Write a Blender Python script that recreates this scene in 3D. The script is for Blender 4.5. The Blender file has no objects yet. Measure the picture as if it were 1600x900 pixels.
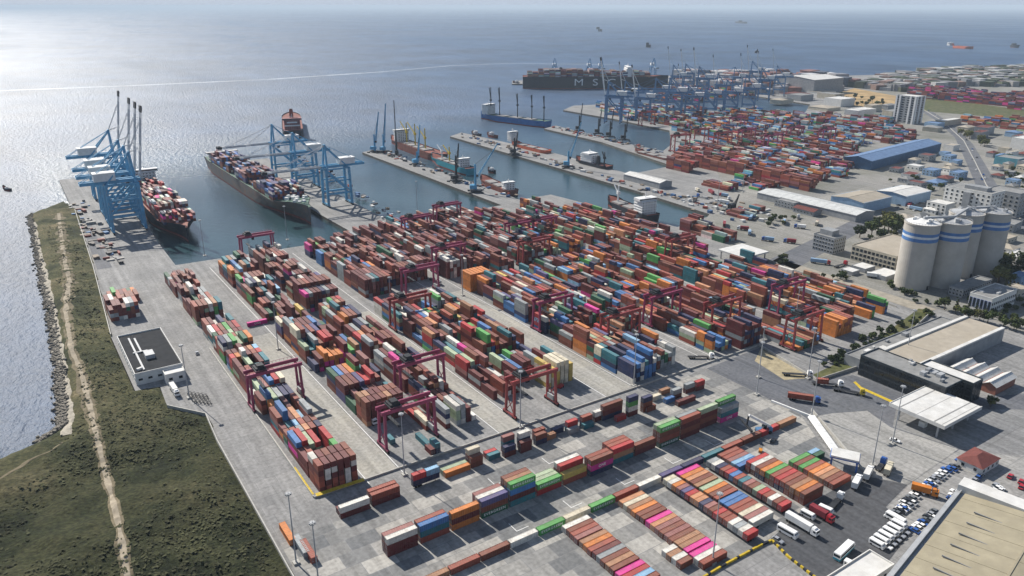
import bpy, math, random
from mathutils import Vector, Matrix
from mathutils.geometry import tessellate_polygon
RR = random.Random(11)
SC = bpy.context.scene
COL = SC.collection
rad = math.radians

# ------------------------------------------------------------------ camera frame
# the world axes are the axes of the container yard: +X runs along the front rows, +Y along the long blocks
FOC, CAMH, PITCH = 1200.0, 200.0, math.atan(441 / 1200)
cp, sp = math.cos(PITCH), math.sin(PITCH)
YAW = rad(33.9)
def _g(u, v, z=0.0):
    dx, dy = u - 800, v - 450
    D = FOC * sp + dy * cp; F = FOC * cp - dy * sp; h = CAMH - z
    x, y = h * dx / D, h * F / D
    return x * math.cos(YAW) + y * math.sin(YAW), -x * math.sin(YAW) + y * math.cos(YAW)
_o = _g(493, 781)
def P(u, v, z=0.0):
    """ground point of the survey: pixel of the photograph -> yard coordinates at height z"""
    a = _g(u, v, z); return (a[0] - _o[0], a[1] - _o[1])
CAM = (-_o[0], -_o[1])
def proj_u(x, y, z=0):
    dx, dy = x - CAM[0], y - CAM[1]
    rx = dx * math.cos(YAW) - dy * math.sin(YAW); ry = dx * math.sin(YAW) + dy * math.cos(YAW)
    return 800 + FOC * rx / (ry * cp + (CAMH - z) * sp)
def dist(x, y): return math.hypot(x - CAM[0], y - CAM[1])

# ------------------------------------------------------------------ materials
MATS = {}
def mat(name, col, rough=.65, metal=0.0, var=.16, scale=.25, bump=0.0, dirt=None, dscale=.15, damt=.5, rnd=0.0):
    if name in MATS: return MATS[name]
    m = bpy.data.materials.new(name); MATS[name] = m; m.use_nodes = True
    nt = m.node_tree; N, Lk = nt.nodes, nt.links
    b = N['Principled BSDF']; b.inputs['Roughness'].default_value = rough; b.inputs['Metallic'].default_value = metal
    if rough >= .55: b.inputs['Specular IOR Level'].default_value = .2
    geo = N.new('ShaderNodeNewGeometry')
    n = N.new('ShaderNodeTexNoise'); n.inputs['Scale'].default_value = scale; n.inputs['Detail'].default_value = 5; n.inputs['Roughness'].default_value = .65
    Lk.new(geo.outputs['Position'], n.inputs['Vector'])
    mr = N.new('ShaderNodeMapRange'); mr.inputs['From Min'].default_value = .3; mr.inputs['From Max'].default_value = .7
    mr.inputs['To Min'].default_value = 1 - var; mr.inputs['To Max'].default_value = 1 + var
    Lk.new(n.outputs['Fac'], mr.inputs['Value'])
    mul = N.new('ShaderNodeMix'); mul.data_type = 'RGBA'; mul.blend_type = 'MULTIPLY'; mul.inputs[0].default_value = 1
    mul.inputs[6].default_value = (*col, 1); Lk.new(mr.outputs['Result'], mul.inputs[7])
    out = mul.outputs[2]
    if rnd:
        oi = N.new('ShaderNodeObjectInfo'); m2 = N.new('ShaderNodeMapRange'); m2.inputs['To Min'].default_value = 1 - rnd; m2.inputs['To Max'].default_value = 1 + rnd
        Lk.new(oi.outputs['Random'], m2.inputs['Value'])
        mm = N.new('ShaderNodeMix'); mm.data_type = 'RGBA'; mm.blend_type = 'MULTIPLY'; mm.inputs[0].default_value = 1
        Lk.new(out, mm.inputs[6]); Lk.new(m2.outputs['Result'], mm.inputs[7]); out = mm.outputs[2]
    if dirt:
        n2 = N.new('ShaderNodeTexNoise'); n2.inputs['Scale'].default_value = dscale; n2.inputs['Detail'].default_value = 7; n2.inputs['Roughness'].default_value = .7
        Lk.new(geo.outputs['Position'], n2.inputs['Vector'])
        r2 = N.new('ShaderNodeMapRange'); r2.inputs['From Min'].default_value = .45; r2.inputs['From Max'].default_value = .68; r2.inputs['To Max'].default_value = damt
        Lk.new(n2.outputs['Fac'], r2.inputs['Value'])
        mx = N.new('ShaderNodeMix'); mx.data_type = 'RGBA'; Lk.new(r2.outputs['Result'], mx.inputs[0]); Lk.new(out, mx.inputs[6]); mx.inputs[7].default_value = (*dirt, 1)
        out = mx.outputs[2]
    Lk.new(out, b.inputs['Base Color'])
    if bump:
        bp = N.new('ShaderNodeBump'); bp.inputs['Strength'].default_value = bump; bp.inputs['Distance'].default_value = .3
        Lk.new(n.outputs['Fac'], bp.inputs['Height']); Lk.new(bp.outputs['Normal'], b.inputs['Normal'])
    return m

def mat_attr(name, rough=.6, scale=.35):
    """paint whose colour is the object's own per-face colour, with dirt and fading"""
    m = mat(name, (.5, .5, .5), rough=rough, var=.2, scale=scale, dirt=(.12, .085, .07), dscale=.5, damt=.3)
    nt = m.node_tree; a = nt.nodes.new('ShaderNodeAttribute'); a.attribute_name = 'Col'
    for nd in nt.nodes:
        if nd.type == 'MIX' and nd.blend_type == 'MULTIPLY': nt.links.new(a.outputs['Color'], nd.inputs[6])
    return m

# ------------------------------------------------------------------ mesh builder
class MB:
    def __init__(s): s.v, s.f, s.m, s.c = [], [], [], []
    def face(s, pts, m=0, c=None):
        i = len(s.v); s.v.extend(tuple(p) for p in pts); s.f.append(tuple(range(i, i + len(pts)))); s.m.append(m); s.c.append(c)
    def box(s, x0, y0, z0, x1, y1, z1, m=0, top=None, c=None, ctop=None, bottom=True):
        i = len(s.v)
        s.v += [(x0, y0, z0), (x1, y0, z0), (x1, y1, z0), (x0, y1, z0), (x0, y0, z1), (x1, y0, z1), (x1, y1, z1), (x0, y1, z1)]
        fs = [(4, 5, 6, 7), (0, 1, 5, 4), (1, 2, 6, 5), (2, 3, 7, 6), (3, 0, 4, 7)] + ([(3, 2, 1, 0)] if bottom else [])
        for k, q in enumerate(fs):
            s.f.append(tuple(i + j for j in q)); s.m.append(top if (k == 0 and top is not None) else m); s.c.append(ctop if (k == 0 and ctop) else c)
        return s
    def obox(s, cx, cy, z0, lx, ly, h, ang=0, m=0, top=None, taper=1.0, c=None):
        ca, sa = math.cos(ang), math.sin(ang); i = len(s.v)
        for z, t in ((z0, 1), (z0 + h, taper)):
            for a, b in ((-1, -1), (1, -1), (1, 1), (-1, 1)):
                x, y = a * lx / 2 * t, b * ly / 2 * t; s.v.append((cx + x * ca - y * sa, cy + x * sa + y * ca, z))
        for k, q in enumerate([(4, 5, 6, 7), (0, 1, 5, 4), (1, 2, 6, 5), (2, 3, 7, 6), (3, 0, 4, 7), (3, 2, 1, 0)]):
            s.f.append(tuple(i + j for j in q)); s.m.append(top if (k == 0 and top is not None) else m); s.c.append(c)
        return s
    def beam(s, p, q, w, h=None, m=0):
        h = h or w; p, q = Vector(p), Vector(q); d = (q - p)
        if d.length < 1e-6: return s
        d.normalize(); up = Vector((0, 0, 1)) if abs(d.z) < .97 else Vector((0, 1, 0))
        a = d.cross(up).normalized(); b = a.cross(d).normalized(); i = len(s.v)
        for e in (p, q):
            for x, y in ((-1, -1), (1, -1), (1, 1), (-1, 1)): s.v.append(tuple(e + a * (x * w / 2) + b * (y * h / 2)))
        for qd in [(0, 1, 5, 4), (1, 2, 6, 5), (2, 3, 7, 6), (3, 0, 4, 7), (3, 2, 1, 0), (4, 5, 6, 7)]:
            s.f.append(tuple(i + j for j in qd)); s.m.append(m); s.c.append(None)
        return s
    def cyl(s, p, q, r0, r1=None, n=10, m=0, cap=None):
        r1 = r0 if r1 is None else r1; p, q = Vector(p), Vector(q); d = (q - p).normalized()
        up = Vector((0, 0, 1)) if abs(d.z) < .97 else Vector((1, 0, 0)); a = d.cross(up).normalized(); b = d.cross(a).normalized(); i = len(s.v)
        for e, r in ((p, r0), (q, r1)):
            for k in range(n):
                t = 2 * math.pi * k / n; s.v.append(tuple(e + a * (r * math.cos(t)) + b * (r * math.sin(t))))
        for k in range(n):
            s.f.append((i + k, i + n + k, i + n + (k + 1) % n, i + (k + 1) % n)); s.m.append(m); s.c.append(None)
        for o, rev in ((0, 0), (n, 1)):
            t = tuple(i + o + k for k in range(n)); s.f.append(t if not rev else t[::-1]); s.m.append(m if cap is None else cap); s.c.append(None)
        return s
    def poly(s, pts, z, m=0, skirt=None, mside=None):
        """flat (concave) polygon at height z, with a skirt down to `skirt`"""
        vs = [Vector((p[0], p[1], z)) for p in pts]; i = len(s.v); s.v += [tuple(v) for v in vs]
        ar = sum(pts[k][0] * pts[(k + 1) % len(pts)][1] - pts[(k + 1) % len(pts)][0] * pts[k][1] for k in range(len(pts)))
        for t in tessellate_polygon([vs]):
            a, b, c = (vs[k] for k in t)
            t = tuple(t) if (b - a).cross(c - a).z > 0 else tuple(t)[::-1]
            s.f.append(tuple(i + k for k in t)); s.m.append(m); s.c.append(None)
        if skirt is not None:
            j = len(s.v); n = len(vs); s.v += [(v.x, v.y, skirt) for v in vs] + [tuple(v) for v in vs]
            for k in range(n):
                q = (j + k, j + (k + 1) % n, j + n + (k + 1) % n, j + n + k)
                s.f.append(q if ar > 0 else q[::-1]); s.m.append(m if mside is None else mside); s.c.append(None)
        return s
    def build(s, name, mats, parent=None, loc=(0, 0, 0), rz=0.0, smooth=False):
        me = bpy.data.meshes.new(name); me.from_pydata(s.v, [], s.f)
        ms = mats if isinstance(mats, (list, tuple)) else [mats]
        for m in ms: me.materials.append(m)
        me.polygons.foreach_set('material_index', s.m)
        if any(c is not None for c in s.c):
            at = me.color_attributes.new('Col', 'FLOAT_COLOR', 'CORNER'); buf = []
            for f, c in zip(s.f, s.c): buf += list((*(c or (.5, .5, .5)), 1)) * len(f)
            at.data.foreach_set('color', buf)
        if smooth: me.polygons.foreach_set('use_smooth', [True] * len(s.f))
        me.update()
        return link(name, me, parent, loc, rz)
def link(name, data, parent=None, loc=(0, 0, 0), rz=0.0):
    o = bpy.data.objects.new(name, data); COL.objects.link(o)
    o.location = loc; o.rotation_euler = (0, 0, rz)
    if parent: o.parent = parent
    return o
def tag(o, label, cat, group=None):
    o['label'] = label; o['category'] = cat
    if group: o['group'] = group
    return o
def thing(name, label, cat, loc=(0, 0, 0), rz=0.0, group=None):
    return tag(link(name, None, None, loc, rz), label, cat, group)
def struct(o): o['kind'] = 'structure'; return o
def stuff(o, label): o['kind'] = 'stuff'; o['label'] = label; return o
KIDS = {}
def dup(root, loc, rz=0.0, label=None, group=None, scale=None):
    r = root.copy(); COL.objects.link(r); r.location = loc; r.rotation_euler = (0, 0, rz)
    if label: r['label'] = label
    if group: r['group'] = group
    if scale: r.scale = (scale,) * 3 if not isinstance(scale, tuple) else scale
    for ch in list(root.children):
        c = ch.copy(); COL.objects.link(c); c.parent = r
        for g in list(ch.children):
            d = g.copy(); COL.objects.link(d); d.parent = c
    return r
ORD = ['first', 'second', 'third', 'fourth', 'fifth', 'sixth', 'seventh', 'eighth', 'ninth', 'tenth', 'eleventh', 'twelfth', 'thirteenth', 'fourteenth', 'fifteenth', 'sixteenth', 'seventeenth', 'eighteenth', 'nineteenth', 'twentieth']
for t_ in ('twenty', 'thirty', 'forty', 'fifty'): ORD += [t_ + '-' + o for o in ORD[:9]] + [{'twenty': 'thirtieth', 'thirty': 'fortieth', 'forty': 'fiftieth', 'fifty': 'sixtieth'}[t_]]
def series(objs, fmt):
    """labels along a line of look-alikes, counted from the left of the photograph"""
    objs = sorted(objs, key=lambda o: proj_u(o.location.x, o.location.y))
    n = len(objs)
    for i, o in enumerate(objs):
        o['label'] = fmt.replace('#', 'leftmost' if i == 0 else 'rightmost' if i == n - 1 else ORD[i] + ' from left')

# ------------------------------------------------------------------ world, sun, camera, haze
w = bpy.data.worlds.new('World'); SC.world = w; w.use_nodes = True
sky = w.node_tree.nodes.new('ShaderNodeTexSky'); sky.sky_type = 'NISHITA'; sky.sun_disc = False
SUN = Vector((-.17, .985, 0)).normalized() * math.cos(rad(38)) + Vector((0, 0, math.sin(rad(38))))
sky.sun_elevation = rad(38); sky.sun_rotation = math.atan2(SUN.x, SUN.y); sky.air_density = 1.0; sky.dust_density = .6; sky.ozone_density = 1.6; sky.altitude = 200
bg = w.node_tree.nodes['Background']; bg.inputs['Strength'].default_value = .07
wn = w.node_tree; tcw = wn.nodes.new('ShaderNodeTexCoord'); sxw = wn.nodes.new('ShaderNodeSeparateXYZ'); wn.links.new(tcw.outputs['Generated'], sxw.inputs[0])
hw = wn.nodes.new('ShaderNodeMapRange'); hw.inputs['From Min'].default_value = .0; hw.inputs['From Max'].default_value = .30; hw.inputs['To Min'].default_value = .93; hw.inputs['To Max'].default_value = .15; wn.links.new(sxw.outputs['Z'], hw.inputs['Value'])
mw = wn.nodes.new('ShaderNodeMix'); mw.data_type = 'RGBA'; wn.links.new(hw.outputs[0], mw.inputs[0]); wn.links.new(sky.outputs['Color'], mw.inputs[6]); mw.inputs[7].default_value = (4.7, 5.5, 6.9, 1)
wn.links.new(mw.outputs[2], bg.inputs['Color'])
sl = bpy.data.lights.new('sun', 'SUN'); sl.energy = 4.8; sl.angle = rad(.5); sl.color = (1, .94, .85)
so = link('sun', sl, loc=(0, 0, 400)); so.rotation_euler = SUN.to_track_quat('Z', 'Y').to_euler()
cam = bpy.data.cameras.new('camera'); co = link('camera', cam, loc=(CAM[0], CAM[1], CAMH))
cam.sensor_width = 36; cam.lens = 36 * FOC / 1600; cam.clip_start = 1; cam.clip_end = 200000
co.rotation_euler = (rad(90) - PITCH, 0, -YAW); SC.camera = co
SC.view_settings.view_transform = 'Standard'; SC.view_settings.look = 'None'; SC.view_settings.gamma = 1; SC.view_settings.exposure = .58
SC.cycles.use_denoising = True; SC.cycles.max_bounces = 6; SC.cycles.volume_bounces = 0
WZ = -3.0
hz = MB().box(-60000, -60000, -6, 60000, 60000, 222)
hm = bpy.data.materials.new('haze_air'); hm.use_nodes = True; hn = hm.node_tree; hn.nodes.remove(hn.nodes['Principled BSDF'])
pv = hn.nodes.new('ShaderNodeVolumePrincipled'); pv.inputs['Color'].default_value = (.72, .86, 1, 1); pv.inputs['Density'].default_value = .00005; pv.inputs['Anisotropy'].default_value = 0.0
hn.links.new(pv.outputs['Volume'], hn.nodes['Material Output'].inputs['Volume'])
stuff(hz.build('haze', hm), 'pale blue haze over the sea and the far harbour')

# ------------------------------------------------------------------ ground materials
def ground_mat(name, c1, c2, mortar, bw, bh, off=.37, rough=.85, stain=(.10, .10, .10), samt=.45, msize=.012, nscale=.03):
    m = bpy.data.materials.new(name); m.use_nodes = True; nt = m.node_tree; N, L = nt.nodes, nt.links; b = N['Principled BSDF']
    b.inputs['Roughness'].default_value = rough; b.inputs['Specular IOR Level'].default_value = .2
    g = N.new('ShaderNodeNewGeometry'); br = N.new('ShaderNodeTexBrick'); br.offset = off; br.inputs['Color1'].default_value = (*c1, 1); br.inputs['Color2'].default_value = (*c2, 1); br.inputs['Mortar'].default_value = (*mortar, 1)
    br.inputs['Scale'].default_value = 1; br.inputs['Mortar Size'].default_value = msize * bw; br.inputs['Brick Width'].default_value = bw; br.inputs['Row Height'].default_value = bh; br.inputs['Bias'].default_value = -.1
    L.new(g.outputs['Position'], br.inputs['Vector'])
    n1 = N.new('ShaderNodeTexNoise'); n1.inputs['Scale'].default_value = nscale; n1.inputs['Detail'].default_value = 8; n1.inputs['Roughness'].default_value = .68; L.new(g.outputs['Position'], n1.inputs['Vector'])
    r1 = N.new('ShaderNodeMapRange'); r1.inputs['From Min'].default_value = .42; r1.inputs['From Max'].default_value = .72; r1.inputs['To Max'].default_value = samt; L.new(n1.outputs['Fac'], r1.inputs['Value'])
    mx = N.new('ShaderNodeMix'); mx.data_type = 'RGBA'; L.new(r1.outputs['Result'], mx.inputs[0]); L.new(br.outputs['Color'], mx.inputs[6]); mx.inputs[7].default_value = (*stain, 1)
    n2 = N.new('ShaderNodeTexNoise'); n2.inputs['Scale'].default_value = .6; n2.inputs['Detail'].default_value = 4; L.new(g.outputs['Position'], n2.inputs['Vector'])
    mp = N.new('ShaderNodeMapping'); mp.inputs['Scale'].default_value = (.35, .012, 1); L.new(g.outputs['Position'], mp.inputs['Vector'])
    n3 = N.new('ShaderNodeTexNoise'); n3.inputs['Scale'].default_value = 1; n3.inputs['Detail'].default_value = 4; L.new(mp.outputs['Vector'], n3.inputs['Vector'])
    ad = N.new('ShaderNodeMath'); ad.operation = 'ADD'; L.new(n2.outputs['Fac'], ad.inputs[0]); L.new(n3.outputs['Fac'], ad.inputs[1])
    r2 = N.new('ShaderNodeMapRange'); r2.inputs['From Min'].default_value = .7; r2.inputs['From Max'].default_value = 1.3; r2.inputs['To Min'].default_value = .68; r2.inputs['To Max'].default_value = 1.25; L.new(ad.outputs[0], r2.inputs['Value'])
    mu = N.new('ShaderNodeMix'); mu.data_type = 'RGBA'; mu.blend_type = 'MULTIPLY'; mu.inputs[0].default_value = 1; L.new(mx.outputs[2], mu.inputs[6]); L.new(r2.outputs['Result'], mu.inputs[7])
    L.new(mu.outputs[2], b.inputs['Base Color']); return m
M_conc = ground_mat('yard_concrete', (.268, .264, .258), (.222, .221, .218), (.17, .17, .168), 9, 7, stain=(.15, .15, .15), samt=.75)
M_patch = ground_mat('patched_paving', (.37, .355, .325), (.10, .108, .118), (.2, .2, .2), 13, 8, off=.43, stain=(.22, .215, .20), samt=.35)
M_asph = ground_mat('asphalt', (.125, .13, .145), (.10, .107, .12), (.105, .11, .12), 30, 18, stain=(.18, .18, .18), samt=.5)
M_asph2 = ground_mat('dark_asphalt', (.078, .081, .088), (.068, .071, .078), (.07, .07, .075), 40, 22, stain=(.085, .085, .088), samt=.5)
M_dirt = ground_mat('city_dirt', (.27, .26, .24), (.215, .21, .20), (.24, .23, .21), 60, 45, stain=(.11, .115, .085), samt=.8, nscale=.012)
M_quay = mat('quay_wall', (.10, .095, .085), var=.35, scale=.3)
M_kerb = mat('kerb_concrete', (.38, .37, .34), var=.2, scale=.5)
M_yel = mat('yellow_paint', (.50, .36, .03), var=.3, scale=.8)
M_white = mat('white_paint', (.72, .72, .70), var=.1, scale=.4)
M_dark = mat('dark_steel', (.03, .032, .036), rough=.55, var=.3)
M_black = mat('black_rubber', (.015, .015, .016), rough=.8)
M_glass = mat('dark_glass', (.012, .018, .024), rough=.12, var=.3, scale=.4)
M_steel = mat('galvanised_steel', (.34, .35, .36), rough=.5, var=.15)

def lpx(pts, z=0): return [P(u, v, z) for u, v in pts]
# ------------------------------------------------------------------ land
main = [(-24, -260), (-24, -130), (-23, 70), P(322, 650), P(262, 637), P(250, 604), (-47, 152), (-47, 240), (-38, 400), (-32, 560), (-28, 800), (39, 800), (29, 646), (20, 458), (19, 372), (178, 364), (177, 462), (181, 800), (228, 800), (225, 385),
        (300, 388), (352, 392)] + [P(566, 238), P(586, 233)] + [(385, 500), (382, 402), (425, 402), (437, 300), (445, 225), (500, 236), (508, 242)] + lpx([(990, 297), (703, 213), (721, 207), (870, 240), (985, 272), (1050, 259), (940, 222), (850, 201), (868, 196), (960, 220), (1036, 236), (1050, 225), (1046, 204), (960, 186), (880, 172), (896, 165), (960, 162), (1040, 168), (1180, 178), (1258, 176), (1266, 163), (1180, 150), (1120, 143), (1052, 131), (800, 131), (800, 126), (1060, 118), (1180, 117), (1290, 119), (1400, 116), (1480, 108), (1620, 103)]) + [(6000, 1500), (6000, -2500), (1200, -900), (100, -260)]
struct(MB().poly(main, 0, 0, -5, 1).build('ground', [M_conc, M_quay]))
sea = MB(); sea.face([(-58000, -58000, WZ), (58000, -58000, WZ), (58000, 58000, WZ), (-58000, 58000, WZ)])
def water_mat():
    m = bpy.data.materials.new('sea_water'); m.use_nodes = True; nt = m.node_tree; N, L = nt.nodes, nt.links; b = N['Principled BSDF']
    b.inputs['IOR'].default_value = 1.333; b.inputs['Specular IOR Level'].default_value = .72
    g = N.new('ShaderNodeNewGeometry')
    def noise(sc, det, sx=1, sy=1, rot=0):
        mp = N.new('ShaderNodeMapping'); mp.inputs['Scale'].default_value = (sx, sy, 1); mp.inputs['Rotation'].default_value = (0, 0, rot); L.new(g.outputs['Position'], mp.inputs['Vector'])
        n = N.new('ShaderNodeTexNoise'); n.inputs['Scale'].default_value = sc; n.inputs['Detail'].default_value = det; n.inputs['Roughness'].default_value = .6; L.new(mp.outputs['Vector'], n.inputs['Vector']); return n
    big = noise(.0016, 4, 1, .35, rad(25)); mid = noise(.012, 5, 1, .5, rad(-20)); a = noise(.22, 5, 1, .6, rad(20)); c = noise(.9, 3)
    # harbour water (calm, green grey) against open sea (blue) by the real position
    sx = N.new('ShaderNodeSeparateXYZ'); L.new(g.outputs['Position'], sx.inputs[0])
    ramp = N.new('ShaderNodeMapRange'); ramp.inputs['From Min'].default_value = 450; ramp.inputs['From Max'].default_value = 1100; L.new(sx.outputs['Y'], ramp.inputs['Value'])
    rx = N.new('ShaderNodeMapRange'); rx.inputs['From Min'].default_value = 20; rx.inputs['From Max'].default_value = -60; L.new(sx.outputs['X'], rx.inputs['Value'])
    mxx = N.new('ShaderNodeMath'); mxx.operation = 'MAXIMUM'; L.new(ramp.outputs[0], mxx.inputs[0]); L.new(rx.outputs[0], mxx.inputs[1])
    cr = N.new('ShaderNodeMix'); cr.data_type = 'RGBA'; L.new(mxx.outputs[0], cr.inputs[0]); cr.inputs[6].default_value = (.025, .055, .064, 1); cr.inputs[7].default_value = (.034, .070, .135, 1)
    mr = N.new('ShaderNodeMapRange'); mr.inputs['From Min'].default_value = .3; mr.inputs['From Max'].default_value = .7; mr.inputs['From Min'].default_value = .36; mr.inputs['From Max'].default_value = .66; mr.inputs['To Min'].default_value = .6; mr.inputs['To Max'].default_value = 1.45; st2 = noise(.0035, 6, .35, 1, YAW + rad(4)); av = N.new('ShaderNodeMath'); av.operation = 'ADD'; L.new(mid.outputs['Fac'], av.inputs[0]); L.new(st2.outputs['Fac'], av.inputs[1]); hv = N.new('ShaderNodeMath'); hv.operation = 'MULTIPLY'; hv.inputs[1].default_value = .5; L.new(av.outputs[0], hv.inputs[0]); L.new(hv.outputs[0], mr.inputs['Value'])  # wind streaks and cloud-shadow patches put into the sea colour
    mu = N.new('ShaderNodeMix'); mu.data_type = 'RGBA'; mu.blend_type = 'MULTIPLY'; mu.inputs[0].default_value = 1; L.new(cr.outputs[2], mu.inputs[6]); L.new(mr.outputs['Result'], mu.inputs[7]); L.new(mu.outputs[2], b.inputs['Base Color'])
    rg = N.new('ShaderNodeMapRange'); rg.inputs['From Min'].default_value = .35; rg.inputs['From Max'].default_value = .65; rg.inputs['To Min'].default_value = .34; rg.inputs['To Max'].default_value = .64; L.new(big.outputs['Fac'], rg.inputs['Value'])
    rm = N.new('ShaderNodeMix'); rm.data_type = 'FLOAT'; L.new(mxx.outputs[0], rm.inputs[0]); rm.inputs[2].default_value = .12; L.new(rg.outputs['Result'], rm.inputs[3]); L.new(rm.outputs[0], b.inputs['Roughness'])
    ad = N.new('ShaderNodeMath'); ad.operation = 'ADD'; L.new(a.outputs['Fac'], ad.inputs[0]); ml = N.new('ShaderNodeMath'); ml.operation = 'MULTIPLY'; ml.inputs[1].default_value = .3; L.new(c.outputs['Fac'], ml.inputs[0]); L.new(ml.outputs[0], ad.inputs[1])
    st = N.new('ShaderNodeMapRange'); st.inputs['To Min'].default_value = .12; st.inputs['To Max'].default_value = 1.0; L.new(mxx.outputs[0], st.inputs['Value'])
    bp = N.new('ShaderNodeBump'); bp.inputs['Distance'].default_value = 2.3; L.new(st.outputs[0], bp.inputs['Strength']); L.new(ad.outputs[0], bp.inputs['Height']); L.new(bp.outputs['Normal'], b.inputs['Normal'])
    return m
M_sea = water_mat(); struct(sea.build('sea', M_sea))
# the long pale wake line across the bay
wk = MB(); wl = lpx([(-60, 144), (200, 134), (420, 124), (600, 112), (700, 103), (790, 99), (960, 101)], WZ)
for a, b_ in zip(wl, wl[1:]):
    d = Vector((b_[0] - a[0], b_[1] - a[1])).normalized(); n = Vector((-d.y, d.x)) * (9 if a[0] < 900 else 5)
    wk.face([(a[0] - n.x, a[1] - n.y, WZ + .05), (b_[0] - n.x, b_[1] - n.y, WZ + .05), (b_[0] + n.x, b_[1] + n.y, WZ + .05), (a[0] + n.x, a[1] + n.y, WZ + .05)])
struct(wk.build('wake', mat('wake_foam', (.36, .40, .44), rough=.5, var=.6, scale=.012)))

# overlays: roads, front paving, asphalt, city ground
def sheet(name, pts, z, m): return struct(MB().poly(pts, z, 0).build(name, m))
sheet('front_paving', [(-23, -128), (-22, -20), (60, -17), (180, -10), (236, -4), (236, -70), (205, -116), (140, -126)], .03, M_patch)
sheet('apron_lower', [(-20, -260), (-23, -128.5), (140, -126.5), (150, -150), (110, -220)], .03, M_conc)
sheet('road', [(236.5, -5), (287, -3), (276, -50), (300, -58), (310, -95), (330, -112), (420, -150), (400, -190), (270, -135), (222, -122), (236.5, -70)], .03, M_asph)
sheet('gate_apron', [P(1266, 652), P(1300, 646), P(1355, 642), P(1392, 668), P(1497, 702), P(1419, 757), P(1342, 741), P(1300, 692)], .06, ground_mat('gate_concrete', (.32, .312, .295), (.27, .265, .25), (.24, .235, .22), 11, 9, stain=(.2, .2, .2), samt=.5))
sheet('truck_park', [P(1205, 842), P(1262, 790), P(1341, 741.5), P(1418, 757.5), P(1384, 792), P(1425, 830), P(1370, 900), P(1330, 960), P(1275, 905)], .06, M_asph2)
sheet('car_park', [P(1421, 757), P(1499, 703), P(1640, 720), P(1640, 800), P(1500, 765), P(1430, 838), P(1387, 792)], .09, ground_mat('car_park_paving', (.27, .265, .255), (.235, .23, .225), (.2, .2, .2), 25, 14, stain=(.36, .35, .32), samt=.6))
sheet('yard_road', [P(1400, 640), P(1520, 640), P(1610, 640), P(1640, 715), P(1500, 702), P(1395, 667)], .045, ground_mat('worn_asphalt', (.2, .2, .2), (.17, .172, .175), (.15, .15, .15), 30, 20, stain=(.28, .28, .27), samt=.6))
sheet('yellow_kerb', lpx([(1333, 597), (1343, 607), (1390, 628), (1425, 642), (1426.5, 639.5), (1391, 624.5), (1346, 604.5), (1337, 596)]), .05, M_yel)
sheet('city_ground', [(452, -60), (440, -20), (432, 110), (450, 205), (600, 300), (700, 410), (900, 420), (1250, 640), (1700, 900), (2300, 900), (4800, 1100), (5200, -2000), (1200, -700), (420, -200)], .04, M_dirt)
rl = [(1425, 165), (1465, 190), (1492, 215), (1508, 250), (1525, 290), (1555, 325), (1640, 392)]; rr_ = [(1640, 366), (1580, 316), (1558, 290), (1540, 258), (1520, 225), (1482, 190), (1440, 165)]
sheet('highway', lpx(rl + rr_), .10, M_asph)
md = MB()
mid = [((a[0] + b_[0]) / 2, (a[1] + b_[1]) / 2) for a, b_ in zip(rl, rr_[::-1])]
for a, b_ in zip(mid, mid[1:]):
    A, B = P(*a), P(*b_); md.beam((A[0], A[1], .35), (B[0], B[1], .35), 1.0, .5)
struct(md.build('road_median', M_kerb))
sheet('side_road', [P(1160, 425), P(1215, 400), P(1330, 345), P(1362, 352), P(1235, 425), P(1195, 437)], .09, M_asph)
sheet('rail_lane', [(427, -28), (432, 105), (445, 108), (441, -30)], .09, mat('sandy_track', (.30, .27, .22), var=.25, scale=.2))
sheet('dirt_corner', [(286, -4), (277, -47), (262, -40), (268, -14)], .07, mat('sandy_dirt', (.33, .28, .18), var=.35, scale=.25))
M_turf = mat('dry_grass', (.075, .085, .028), var=.5, scale=.12, dirt=(.16, .13, .07), dscale=.06, damt=.7, bump=.4)
sheet('grass_strip', [(279, -53), (281, -45), (330, -42), (432, -22), (436, -29), (330, -54)], .10, M_turf)
sheet('far_meadow', lpx([(1425, 172), (1437, 150), (1600, 172), (1700, 190), (1700, 210), (1600, 187)]), .14, M_turf)
sheet('sand_heap_ground', lpx([(1290, 150), (1335, 138), (1400, 150), (1408, 165), (1380, 172), (1310, 162)]), .16, mat('ochre_earth', (.36, .25, .12), var=.4, scale=.03))
# pale pads and lane stripes
ln = MB()
for x in (24.0, 40.5, 95.5, 109.5, 164.5, 185, 245, 251.5, 323, 336):
    ln.box(x, -2, .055, x + .35, 350 if x < 200 else 195, .06, bottom=False)
for x0, y0 in ((60, -66), (88, -66), (118, -66), (148, -66), (176, -66), (70, -34), (100, -34)): ln.box(x0, y0, .055, x0 + .3, y0 + 6, .06, bottom=False); ln.box(x0, y0, .061, x0 + 6, y0 + .3, .066, bottom=False)
struct(ln.build('lane_stripes', M_white))
pads = MB()
for x0, x1 in ((165.5, 184), (96, 109), (24.6, 40)): pads.box(x0, 2, .02, x1, 190, .045, bottom=False)
struct(pads.build('pale_lane', ground_mat('pale_lane_concrete', (.345, .33, .29), (.30, .29, .265), (.33, .32, .3), 12, 9, stain=(.27, .27, .26), samt=.7)))
sheet('peninsula_pavement', [(-36, 395), (-30, 555), (-22, 555), (-25, 395)], .05, M_asph)

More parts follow.
